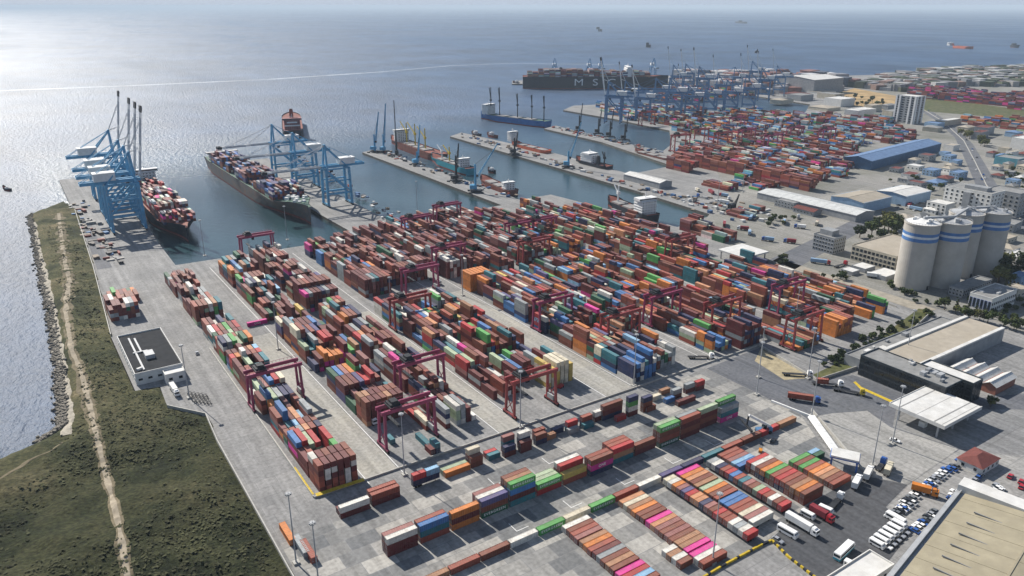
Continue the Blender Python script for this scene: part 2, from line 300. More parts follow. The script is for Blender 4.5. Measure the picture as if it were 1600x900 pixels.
# ------------------------------------------------------------------ grass peninsula with path and rocks
def nz(x, y, s, k=0):
    x, y = x / s + k * 13.7, y / s + k * 7.3
    return (math.sin(x * 1.7 + math.sin(y * 1.3 + k)) + math.sin(y * 2.1 + math.sin(x * .9) * 1.7) + math.sin((x + y) * 1.1 + k)) / 3
shore = lpx([(98, 316), (43, 338), (52, 380), (60, 430), (72, 480), (82, 540), (88, 590), (92, 640), (90, 672), (60, 692), (20, 708), (-30, 730), (-260, 800)], WZ)
inner = [(-28, 610), (-30, 560), (-33, 545), (-38, 400), (-47.5, 240), (-47.5, 151), *[(x_ - .4, y_ - .4) for x_, y_ in (P(250, 604), P(262, 637), P(322, 650))], (-23.5, 70), (-24.5, -40), (-24.5, -260)]
penin = inner + [(-330, -260)] + shore[::-1]
def inside(x, y, pg):
    c = False; n = len(pg)
    for i in range(n):
        (x1, y1), (x2, y2) = pg[i], pg[(i + 1) % n]
        if (y1 > y) != (y2 > y) and x < (x2 - x1) * (y - y1) / (y2 - y1) + x1: c = not c
    return c
def edge_d(x, y, line):
    best = 1e9
    for (x1, y1), (x2, y2) in zip(line, line[1:]):
        dx, dy = x2 - x1, y2 - y1; t = max(0, min(1, ((x - x1) * dx + (y - y1) * dy) / (dx * dx + dy * dy + 1e-9)))
        best = min(best, math.hypot(x - x1 - t * dx, y - y1 - t * dy))
    return best
def th(x, y):
    d = edge_d(x, y, shore); e = edge_d(x, y, inner)
    k = min(1, d / 22); kk = min(1, e / 14)
    h = -2.6 + 3.1 * min(1, d / 9) + k * kk * (1.2 + 1.7 * nz(x, y, 24) + 1.1 * nz(x, y, 8, 2) + .6 * nz(x, y, 3.1, 5))
    if y < 120: h += k * kk * min(1, (120 - y) / 100) * (3.5 * nz(x, y, 38, 3) + 2)
    return max(h, -2.9) if d > 1 else -3.2
tm = MB(); step = 2.5; gx0, gy0 = -380, -260; idx = {}
nxg, nyg = int(370 / step), int(960 / step)
inn = {}
for j in range(nyg + 1):
    for i in range(nxg + 1):
        x, y = gx0 + i * step, gy0 + j * step; inn[(i, j)] = inside(x, y, penin)
def tv(i, j):
    if (i, j) not in idx:
        x, y = gx0 + i * step, gy0 + j * step; idx[(i, j)] = len(tm.v)
        tm.v.append((x, y, th(x, y) if inn[(i, j)] else (-3.6 if edge_d(x, y, shore) < edge_d(x, y, inner) else -.25)))
    return idx[(i, j)]
for j in range(nyg):
    for i in range(nxg):
        q = ((i, j), (i + 1, j), (i + 1, j + 1), (i, j + 1))
        if any(inn[k] for k in q): tm.f.append(tuple(tv(*k) for k in q)); tm.m.append(0); tm.c.append(None)
def grass_mat():
    m = bpy.data.materials.new('scrub_grass'); m.use_nodes = True; nt = m.node_tree; N, L = nt.nodes, nt.links; b = N['Principled BSDF']; b.inputs['Roughness'].default_value = .95; b.inputs['Specular IOR Level'].default_value = .15
    g = N.new('ShaderNodeNewGeometry')
    n = N.new('ShaderNodeTexNoise'); n.inputs['Scale'].default_value = .022; n.inputs['Detail'].default_value = 9; n.inputs['Roughness'].default_value = .72; L.new(g.outputs['Position'], n.inputs['Vector'])
    cr = N.new('ShaderNodeValToRGB'); L.new(n.outputs['Fac'], cr.inputs[0]); e = cr.color_ramp.elements
    e[0].position = .36; e[0].color = (.018, .022, .010, 1); e[1].position = .68; e[1].color = (.20, .16, .09, 1)
    for p_, c_ in ((.45, (.038, .043, .017, 1)), (.53, (.082, .078, .036, 1)), (.60, (.10, .088, .044, 1))): x = cr.color_ramp.elements.new(p_); x.color = c_
    n2 = N.new('ShaderNodeTexNoise'); n2.inputs['Scale'].default_value = .7; n2.inputs['Detail'].default_value = 6; L.new(g.outputs['Position'], n2.inputs['Vector'])
    r = N.new('ShaderNodeMapRange'); r.inputs['From Min'].default_value = .3; r.inputs['From Max'].default_value = .7; r.inputs['To Min'].default_value = .5; r.inputs['To Max'].default_value = 1.5; L.new(n2.outputs['Fac'], r.inputs['Value'])
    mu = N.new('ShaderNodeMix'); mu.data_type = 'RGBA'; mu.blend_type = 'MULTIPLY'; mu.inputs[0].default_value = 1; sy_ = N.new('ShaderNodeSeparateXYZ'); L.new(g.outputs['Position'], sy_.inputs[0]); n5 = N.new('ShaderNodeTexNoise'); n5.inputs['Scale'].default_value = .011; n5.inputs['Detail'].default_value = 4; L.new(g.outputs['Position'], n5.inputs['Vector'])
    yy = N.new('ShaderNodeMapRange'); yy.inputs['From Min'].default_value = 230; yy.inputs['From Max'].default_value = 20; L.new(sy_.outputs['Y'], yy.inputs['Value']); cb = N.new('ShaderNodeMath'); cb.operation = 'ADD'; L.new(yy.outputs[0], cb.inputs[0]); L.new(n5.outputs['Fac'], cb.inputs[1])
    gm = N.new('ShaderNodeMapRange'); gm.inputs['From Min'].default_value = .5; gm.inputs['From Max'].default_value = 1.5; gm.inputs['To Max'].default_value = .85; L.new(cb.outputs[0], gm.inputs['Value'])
    cloud_shade = N.new('ShaderNodeMix'); cloud_shade.data_type = 'RGBA'; cloud_shade.blend_type = 'MULTIPLY'; cloud_shade.inputs[7].default_value = (.30, .36, .30, 1); L.new(gm.outputs[0], cloud_shade.inputs[0]); L.new(cr.outputs[0], cloud_shade.inputs[6])  # cloud shadow painted into the grass colour, deepening towards the near end
    L.new(cloud_shade.outputs[2], mu.inputs[6]); L.new(r.outputs[0], mu.inputs[7]); L.new(mu.outputs[2], b.inputs['Base Color'])
    bp = N.new('ShaderNodeBump'); bp.inputs['Distance'].default_value = .8; bp.inputs['Strength'].default_value = .8; L.new(n2.outputs['Fac'], bp.inputs['Height']); L.new(bp.outputs['Normal'], b.inputs['Normal']); return m
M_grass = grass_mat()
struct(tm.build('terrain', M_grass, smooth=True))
def ribbon(name, ptsw, m, lift=.18, sub=5):
    """strip following the terrain: ptsw = (u, v, width m)"""
    mb = MB(); prev = None; c = []
    for (a, b_) in zip(ptsw, ptsw[1:]):
        for k in range(sub * 2): t = k / (sub * 2); c.append([a[i] + (b_[i] - a[i]) * t for i in range(3)])
    pts = [(*P(u, v, 1), wd) for u, v, wd in c]
    for i, (x, y, wd) in enumerate(pts):
        x2, y2, _ = pts[min(i + 1, len(pts) - 1)]; x1, y1, _ = pts[max(i - 1, 0)]
        d = Vector((x2 - x1, y2 - y1)).normalized(); n = Vector((-d.y, d.x)); wob = .8 + .35 * nz(x, y, 6, 4); row = []
        for q in (-1, -.5, 0, .5, 1):
            px, py = x + n.x * wd / 2 * q * wob, y + n.y * wd / 2 * q * wob
            row.append((px, py, th(px, py) + lift - (.55 if abs(q) == 1 else 0)))
        if prev:
            for q in range(4): mb.face([prev[q + 1], prev[q], row[q], row[q + 1]])
        prev = row
    return struct(mb.build(name, m, smooth=True))
M_path = mat('dusty_path', (.31, .265, .20), var=.3, scale=.25, dirt=(.2, .17, .12), dscale=.4, damt=.5, rough=.95)
WORN = mat('worn_grass', (.15, .125, .08), var=.4, scale=.3, rough=.95)
ribbon('path_verge', [(92, 335, 16), (98, 375, 16), (102, 410, 14), (109, 440, 15), (106, 470, 19), (104, 490, 15), (113, 550, 14), (124, 573, 14), (133, 610, 18), (144, 655, 13), (153, 690, 11), (165, 740, 10), (178, 790, 9), (190, 840, 9), (196, 880, 9), (204, 925, 10)], WORN, lift=.07)
ribbon('dirt_path', [(92, 335, 7), (96, 375, 7), (102, 410, 6), (109, 440, 6), (104, 470, 8), (103, 490, 6), (113, 550, 6), (124, 573, 5), (135, 610, 7), (145, 655, 5.5), (153, 690, 5), (165, 740, 5), (178, 790, 4.5), (190, 840, 4.5), (196, 880, 4.5), (204, 925, 5)], M_path)
ribbon('shore_track', [(52, 345, 7), (60, 390, 7), (72, 440, 8), (84, 500, 8), (92, 550, 8), (100, 600, 8), (106, 650, 8), (103, 685, 7)], mat('gravel_track', (.33, .30, .245), var=.35, scale=.4, rough=.95), lift=.3)
ribbon('grass_track', [(-10, 760, 4), (20, 738, 4), (45, 722, 4), (80, 708, 3), (100, 690, 3)], mat('worn_grass', (.17, .145, .09), var=.3, scale=.3, rough=.95), lift=.12)
rk = MB()
for k in range(2600):
    t = RR.random(); i = int(t * 8); f = t * 8 - i; a, b_ = shore[1 + i], shore[2 + i]
    x, y = a[0] + (b_[0] - a[0]) * f, a[1] + (b_[1] - a[1]) * f
    x += RR.gauss(1.6, 1.5); y += RR.gauss(0, 1); s_ = RR.uniform(.5, 1.5)
    rk.obox(x, y, -3.2 + min(2.6, max(0, (x - (a[0] + (b_[0] - a[0]) * f)) * .5)), s_ * 1.5, s_, s_, RR.uniform(0, 3), taper=RR.uniform(.5, .9))
stuff(rk.build('shore_rocks', mat('shore_stone', (.17, .155, .13), var=.5, scale=.6, rough=.9)), 'grey rocks armouring the shoreline of the grassy spit')
sb = MB()
for k in range(26000):
    x, y = RR.uniform(-290, -25), RR.uniform(-120, 560)
    if y > 250 and RR.random() < .5: continue
    if not inside(x, y, penin) or edge_d(x, y, shore) < 12 or edge_d(x, y, inner) < 2.5: continue
    if nz(x, y, 30, 1) + RR.uniform(-.4, .4) < -.05: continue
    z = th(x, y)
    for q in range(3):
        a = RR.uniform(0, 6.28); r = RR.uniform(.3, .8); ox, oy = x + RR.gauss(0, .9), y + RR.gauss(0, .9); zz = z + RR.uniform(.1, .55)
        ux, uy = r * math.cos(a), r * math.sin(a); t1, t2 = RR.uniform(-.22, .22), RR.uniform(-.22, .22)
        sb.face([(ox - ux + uy * .8, oy - uy - ux * .8, zz - t1 - t2), (ox + ux + uy * .6, oy + uy - ux * .6, zz + t1 - t2), (ox + ux * .8 - uy * .7, oy + uy * .8 + ux * .7, zz + t1 + t2), (ox - ux * .7 - uy * .8, oy - uy * .7 + ux * .8, zz - t1 + t2)])
stuff(sb.build('scrub', mat('scrub_leaf', (.05, .052, .024), var=.75, scale=.05, rough=.95)), 'low dry scrub growing over the grassy spit')

# kerbs and barrier walls (each a thing)
def wall(pts, h, wd, m, name, label, cat='wall', z=0):
    mb = MB()
    for a, b_ in zip(pts, pts[1:]): mb.beam((a[0], a[1], z + h / 2), (b_[0], b_[1], z + h / 2), wd, h)
    return tag(mb.build(name, m), label, cat)
wall([(-23.5, -260), (-24.3, -40), (-23.2, 70), P(322, 650.5), P(262, 637.5)], 2.0, .5, M_kerb, 'boundary_wall', 'low concrete boundary wall between the grassy spit and the yard')
wall([(-46.8, 242), (-38, 400), (-31.5, 560), (-29, 620)], 1.6, .5, M_kerb, 'boundary_wall', 'low concrete wall along the back of the crane quay')
wall([(0, 1.5), (60, 1.2), (120, .6), (182, 0), (287, -.8)], .9, .6, M_kerb, 'kerb_wall', 'long low concrete kerb along the near end of the main container blocks')
wall([(0, 2), (.6, 110), (1, 186)], .9, .6, M_kerb, 'kerb_wall', 'low concrete kerb on the grass side of the first container block')
wall([(5, 225), (7, 345)], .9, .6, M_kerb, 'kerb_wall', 'short dark kerb beside the far part of the first block')
wall([(287.5, -1.2), (276, -51)], 1.6, .5, M_kerb, 'boundary_wall', 'white boundary wall beside the sandy corner by the road')
wall([(276.5, -51.5), (330, -56), (433, -31)], 1.8, .4, M_kerb, 'boundary_wall', 'pale wall along the green strip behind the glass office')
wall([(421, -12), (428, 76), (433, 112)], 1.4, .4, M_kerb, 'boundary_wall', 'pale yard wall facing the silos')
wall([P(1205, 628), P(1266, 652)], 1.2, .8, M_white, 'barrier_wall', 'white concrete barrier line beside the reach stacker')
wall([P(1268, 642), P(1353, 742)], 1.4, .7, M_kerb, 'barrier_wall', 'long concrete barrier slanting beside the white walkway')
yb = MB(); yl = [P(1085, 912), P(1130, 885), P(1195, 850), P(1206, 846), P(1232, 872), P(1275, 905)]
for a, b_ in zip(yl, yl[1:]):
    A, B = Vector((*a, .5)), Vector((*b_, .5)); n = max(1, int((B - A).length / 1.4))
    for k in range(n): yb.beam(A.lerp(B, k / n), A.lerp(B, (k + .94) / n), .7, 1.0, m=k % 2 if a[0] > 138 else (0 if k % 5 else 1))
tag(yb.build('striped_barrier', [M_yel, M_dark]), 'yellow and black striped barrier blocks around the lower apron', 'barrier')
ye = MB(); ye.beam((1, 1.9, .97), (23, 1.2, .97), 2.4, .12); ye.beam((.2, 3, .97), (.5, 28, .97), .8, .12)
struct(ye.build('yellow_marking', M_yel))
# ------------------------------------------------------------------ containers
PAL = {'maroon': (.13, .026, .028), 'brown': (.20, .062, .040), 'rust': (.29, .072, .048), 'tan': (.37, .19, .105), 'orange': (.60, .20, .045), 'peach': (.56, .26, .13), 'red': (.42, .035, .04), 'pink': (.62, .035, .27),
       'white': (.70, .68, .62), 'cream': (.64, .58, .44), 'grey': (.30, .33, .34), 'blue': (.05, .17, .40), 'navy': (.022, .035, .10), 'skyblue': (.24, .44, .62), 'teal': (.03, .17, .21), 'green': (.09, .34, .09),
       'bottle': (.02, .11, .06), 'sage': (.36, .45, .30), 'yellow': (.58, .42, .11), 'violet': (.085, .08, .20), 'mauve': (.29, .12, .11)}
WORD = {'maroon': 'dark maroon', 'brown': 'rust brown', 'rust': 'brick red', 'tan': 'tan brown', 'orange': 'bright orange', 'peach': 'pale orange', 'red': 'bright red', 'pink': 'hot pink', 'white': 'white', 'cream': 'cream', 'grey': 'grey', 'blue': 'blue', 'navy': 'navy blue', 'skyblue': 'light blue', 'teal': 'teal', 'green': 'bright green', 'bottle': 'dark green', 'sage': 'pale green', 'yellow': 'yellow', 'violet': 'violet blue', 'mauve': 'dusty mauve'}
CL, CW, CH = 13.0, 2.5, 2.78
def faded(c, k=.13): return tuple(c[i] * (1 - k) + (.40, .33, .29)[i] * k for i in range(3))
CM = {k: mat('paint_' + k, tuple(q * .85 for q in v), rough=.55, var=.14, scale=.5, dirt=(.14, .08, .06), dscale=.55, damt=.38, rnd=.14) for k, v in PAL.items()}
CT = {k: mat('top_' + k, faded(v), rough=.7, var=.16, scale=.5, dirt=(.17, .13, .10), dscale=.35, damt=.45, rnd=.10) for k, v in PAL.items()}
BODY = {}
def body_mesh(L, k):
    if (L, k) in BODY: return BODY[(L, k)]
    mb = MB(); hx, hy = L / 2, CW / 2; n = int(L / .42)
    for s in (-1, 1):
        prev = None
        for i in range(n + 1):
            x = -hx + .12 + (L - .24) * i / n; y = s * (hy - (.02 if i % 2 else .11))
            if prev:
                q = [(prev[0], prev[1], .12), (x, y, .12), (x, y, CH - .12), (prev[0], prev[1], CH - .12)]; mb.face(q if s < 0 else q[::-1])
            prev = (x, y)
        mb.face([(s * (hx - .05), -hy + .1, .1), (s * (hx - .05), hy - .1, .1), (s * (hx - .05), hy - .1, CH - .1), (s * (hx - .05), -hy + .1, CH - .1)][::s])
        for z in (.07, CH - .07): mb.beam((-hx, s * (hy - .07), z), (hx, s * (hy - .07), z), .14, .14)
        for z in (.07, CH - .07): mb.beam((s * (hx - .07), -hy + .14, z), (s * (hx - .07), hy - .14, z), .14, .14)
        for y in (-1, 1): mb.box(s * (hx - .08) - .08, y * (hy - .08) - .08, .14, s * (hx - .08) + .08, y * (hy - .08) + .08, CH - .14)
    m = max(4, int(L / 1.05)); pz = None; rf = MB()
    for i in range(2 * m + 1):
        x = -hx + .13 + (L - .26) * i / (2 * m); z = CH - (.03 if i % 2 else .10)
        if pz: rf.face([(pz[0], -hy + .13, pz[1]), (x, -hy + .13, z), (x, hy - .13, z), (pz[0], hy - .13, pz[1])])
        pz = (x, z)
    o = mb.build('body', [CM[k]]); me = o.data; bpy.data.objects.remove(o)
    o = rf.build('roof', [CT[k]]); mr = o.data; bpy.data.objects.remove(o); BODY[(L, k)] = (me, mr); return me, mr
DOOR = {}
def door_mesh(L, k):
    if (L, k) in DOOR: return DOOR[(L, k)]
    mb = MB(); x = -L / 2 + .05
    for s in (-1, 1):
        mb.box(x - .07, min(s * .03, s * 1.05), .16, x, max(s * .03, s * 1.05), CH - .16)
        for y in (.3, .78): mb.beam((x - .11, s * y, .18), (x - .11, s * y, CH - .18), .06, .06, m=1)
        mb.box(x - .12, min(s * .2, s * .9), 1.0, x - .06, max(s * .2, s * .9), 1.08, m=1)
    o = mb.build('door', [CM[k], M_steel]); me = o.data; bpy.data.objects.remove(o); DOOR[(L, k)] = me; return me
def text_mesh(txt, size, m, spacing=1.0):
    cu = bpy.data.curves.new('lettering', 'FONT'); cu.body = txt; cu.size = size; cu.align_x = 'CENTER'; cu.align_y = 'CENTER'; cu.space_character = spacing; cu.extrude = .01; cu.offset = .02
    o = bpy.data.objects.new('lettering', cu); COL.objects.link(o); bpy.context.view_layer.update()
    me = bpy.data.meshes.new_from_object(o.evaluated_get(bpy.context.evaluated_depsgraph_get())); bpy.data.objects.remove(o); me.materials.clear(); me.materials.append(m); return me
T_ever = text_mesh('EVERGREEN', 1.7, M_white, 1.25); T_one = text_mesh('ONE', 1.9, M_white, 1.1)
ONES, USED = [], set()
def container(x, y, z, L, k, axis='S', label='', group=None, flip=False):
    """one container; (x, y) its centre; axis 'S' = long side along the front rows, 'T' = along the blocks"""
    rz = 0 if axis == 'S' else rad(90)
    o = thing('shipping_container', label, 'container', (x, y, z), rz, group); b_, r_ = body_mesh(L, k)
    link('body', b_, o); link('roof', r_, o)
    link('door', door_mesh(L, k), o, (0, 0, 0), math.pi if flip else 0)
    if k in ('green', 'bottle') and L > 10 or k == 'pink' and L > 10:
        for s in (-1, 1):
            t = link('lettering', T_one if k == 'pink' else T_ever, o, (0, s * (CW / 2 + .012), CH / 2)); t.rotation_euler = (rad(90), 0, 0 if s < 0 else math.pi)
    ONES.append(o); return o
def sh(v, a=.05): return v + RR.uniform(-a, a)
SP = []  # specs: x, y, z, L, k, axis, rowname, candidates
def row_spec(x, y, z, L, k, axis, cands, group, flip=False): SP.append((x, y, z, L, k, axis, cands, group, flip))
def tiername(i, n): return 'single-height' if n == 1 else 'bottom' if i == 0 else 'top' if i == n - 1 else 'middle' if n == 3 else ('second-tier' if i == 1 else 'third-tier')
def stack(x0, yn, L, cols, where, group, axis='S', half=None):
    n = len(cols)
    for i, k in enumerate(cols):
        tn = tiername(i, n); w = WORD[k]
        row_spec(sh(x0 + L / 2, .08), sh(yn + CW / 2, .06), i * CH, L, k, axis, [f'{w} container, {tn} one in the {where}'], group)
g2 = 'containers in the long tall row'
R2 = [(('maroon', 'maroon', 'white'), ('maroon', 'brown', 'mauve')), (('rust', 'teal', 'blue'), ('brown', 'brown', 'rust')), (('orange', 'maroon', 'orange'), ('brown', 'brown')),
      (('bottle', 'brown', 'violet'), ('brown', 'grey', 'white'), ('brown', 'brown', 'mauve')), (('teal', 'maroon', 'blue', 'green'), ('brown', 'brown', 'blue', 'tan'), ('brown', 'blue', 'brown', 'brown')),
      (('red', 'green'), ('brown', 'sage'), ('brown', 'sage')), (('rust', 'yellow'), ('brown', 'brown', 'red'), ('brown', 'brown', 'white')), (('navy', 'pink', 'brown'), ('brown', 'brown', 'rust')),
      (('teal', 'tan', 'red'), ('brown', 'brown', 'rust'), ('brown', 'brown', 'rust')), (('maroon', 'brown'),), (('bottle', 'rust', 'brown', 'green'), ('brown', 'brown', 'brown', 'sage')),
      (('maroon', 'brown', 'maroon', 'rust'), ('brown', 'brown', 'brown', 'grey')), (('maroon', 'brown', 'maroon', 'sage'), ('brown', 'brown', 'brown')), (('pink', 'teal', 'grey'), ('brown', 'grey', 'cream', 'green'))]
for i, st in enumerate(R2):
    dy = -1.7 if i in (7, 10, 11, 13) else 0
    for j, cols in enumerate(st):
        hid = 0 if j == 0 else (len(st[j - 1]) - 0)
        where = f'{("front", "second", "rear")[j]} stack of the {ORD[i]} bay, long tall row'
        stack(10.0 + 14.2 * i, -51.3 + dy + 2.6 * j, CL, cols, where, g2)
g1 = 'containers in the mixed row by the kerb'
HF = 6.3
R1 = [(P(533, 812), CL, ('maroon', 'white')), (P(582, 792), CL, ('maroon', 'rust')), ((18.4, -15.2), CL, ('maroon', 'rust')), ((4.2, -15.4), CL, ('maroon',)), ((54.3, -17.6), CL, ('orange',)), ((54.3, -15), CL, ('sage',)),
      ((68, -17.2), HF, ('brown', 'brown')), ((68, -14.6), HF, ('brown', 'maroon', 'cream')), ((78, -16.5), HF, ('teal',)), ((78, -13.9), HF, ('red',)), (P(789, 716), HF, ('maroon', 'navy')), (P(787, 708), HF, ('maroon', 'teal', 'mauve')),
      (P(814, 709), HF, ('maroon', 'maroon')), (P(812, 702), HF, ('maroon', 'navy', 'white')), (P(838, 697), HF, ('navy', 'brown')), (P(836, 690), HF, ('brown', 'rust')), (P(853, 690), HF, ('tan',)), (P(865, 680), HF, ('navy',)),
      (P(889, 680), HF, ('grey',)), (P(887, 676), HF, ('teal', 'red')), (P(913, 672), HF, ('teal',)), (P(910, 668), HF, ('navy', 'rust')), (P(930, 660), HF, ('maroon', 'white')), (P(942, 658), CL, ('navy', 'maroon', 'brown')), (P(964, 660), HF, ('red',)),
      (P(982, 652), HF, ('maroon', 'white', 'green', 'navy')), (P(1005, 645), HF, ('brown', 'brown', 'navy')), (P(1011, 645), HF, ('brown',)), (P(1034, 618), HF, ('tan',)), (P(1041, 632), HF, ('blue',)), (P(1052, 625), HF, ('maroon', 'grey')),
      (P(1072, 616), HF, ('maroon', 'grey')), (P(1088, 612), HF, ('maroon', 'red')), (P(1060, 636), CL, ('maroon',)), (P(1020, 628), HF, ('cream',))]
R1.sort(key=lambda r: r[0][0])
for i, (p, L, cols) in enumerate(R1):
    stack(p[0], p[1], L, cols, f'{ORD[i]} stack from left by the kerb', g1)
# two half-length boxes on a long one standing on a trailer
for k, dx, dz, L in (('navy', 0, 1.35, CL), ('red', -3.3, 1.35 + CH, HF), ('skyblue', 3.3, 1.35 + CH, HF)):
    row_spec(45.2 + dx, -15.6, dz, L, k, 'S', [f'{WORD[k]} container ' + ('on the parked trailer by the kerb' if k == 'navy' else 'riding on the navy one by the kerb')], g1)
g0 = 'containers in the single-file row'
c0 = ['tan', 'rust', 'brown', 'white', 'green', 'cream', 'green', 'rust', 'white', 'violet', 'navy', 'teal', 'rust', 'brown', 'red', 'tan']
for i, k in enumerate(c0):
    nb = (f', between {WORD[c0[i-1]]} and {WORD[c0[i+1]]}' if 0 < i < 15 else ', at the row end')
    row_spec(11.6 + 13.55 * i + CL / 2, sh(-72.3), 0, CL, k, 'S', [f'{WORD[k]} container in the single-file row{nb}'], g0)
# parked lines at the lower right: name, x, y of the first, length, height of the floor, pitch, colours ('' = gap)
LINES = [('first', 75.2, -77.3, CL, 0, 'white brown rust mauve . tan orange rust maroon grey brown tan brown . pink red skyblue brown'.split()), ('second', 105.6, -77.3, CL, 0, 'peach cream tan orange brown brown . pink peach mauve brown mauve brown tan tan pink . pink white rust'.split()),
         ('short second', 98.4, -110.3, HF, 0, 'white tan white brown'.split()), ('third', 131.4, -77.4, HF, 1.25, 'cream white orange mauve violet red peach peach navy mauve brown red rust rust white grey white red'.split()),
         ('fourth', 139.3, -77.4, CL, 1.25, 'pink orange peach brown tan . sage orange brown rust . blue blue rust rust cream mauve white'.split()), ('fifth', 158.0, -78.2, HF, 1.25, 'grey white navy rust red blue rust teal mauve brown sage red rust white brown red'.split()),
         ('short fifth', 168.0, -76, CL, 0, 'rust rust mauve skyblue blue'.split()), ('sixth', 171.0, -90, CL, 2, 'red white brown orange green rust red rust brown tan orange brown'.split()), ('seventh', 191.2, -98, CL, 0, 'green brown green rust orange peach tan brown rust'.split()), ('short seventh', 205.0, -98, HF, 0, 'skyblue bottle'.split())]
TRL = []
for nm, x0, y0, L, lift, cols in LINES:
    gp = f'containers in the {nm} parked line'; y = y0; i = 0; names = [c for c in cols if c != '.']
    for k in cols:
        if k == '.': y -= .55; continue
        cand = []
        if names.count(k) == 1: cand.append(f'the only {WORD[k]} container in the {nm} parked line from left')
        if i == 0: cand.append(f'{WORD[k]} container at the far end of the {nm} parked line')
        if i == len(names) - 1: cand.append(f'{WORD[k]} container at the near end of the {nm} parked line')
        if 0 < i < len(names) - 1: cand.append(f'{WORD[k]} container between {WORD[names[i-1]]} and {WORD[names[i+1]]}, {nm} parked line')
        cand.append(f'{WORD[k]} container, {ORD[i]} from the far end of the {nm} parked line')
        xo = sh(x0 + L / 2, .18)
        if lift == 2:
            kb = RR.choice(['maroon', 'brown', 'rust', 'navy'])
            row_spec(xo, y, 0, L, kb, 'S', [f'{WORD[kb]} container under the {ORD[i]} top one of the {nm} parked line'], gp)
            row_spec(xo, y, CH, L, k, 'S', cand, gp)
        else:
            row_spec(xo, y, lift, L, k, 'S', cand, gp)
            if lift: TRL.append((xo, y, L, f'dark trailer under the {ORD[i]} container of the {nm} parked line'))
        y -= 2.62; i += 1
for (x, y, k, a, lb) in ((*P(458, 852), 'orange', 'T', 'lone orange container beside the grass wall'), (*P(480, 872), 'grey', 'T', 'lone grey topped container near the bottom lamp mast'), (*P(492, 880), 'rust', 'T', 'red container beside the grey one near the bottom lamp mast'),
                         (*P(402, 507), 'pink', 'S', 'lone pink container standing on the lane beside the first block'), (*P(672, 702), 'teal', 'T', 'dark teal container standing alone in front of the second block')):
    row_spec(x, y + (6.5 if a == 'T' else 0), 0, CL if a == 'T' or k == 'pink' else HF, k, a, [lb], 'lone containers')
row_spec(*P(672, 706), 0, HF, 'maroon', 'T', ['dark maroon half-length container beside the lone teal one'], 'lone containers')
row_spec(*P(680, 704), CH, HF, 'teal', 'T', ['teal half-length container on the lone pair by the second block'], 'lone containers'); row_spec(*P(680, 704), 0, HF, 'navy', 'T', ['navy half-length container under a teal one by the second block'], 'lone containers')
row_spec(*P(610, 690), 0, HF, 'teal', 'T', ['teal half-length container standing under the second gantry crane'], 'lone containers')

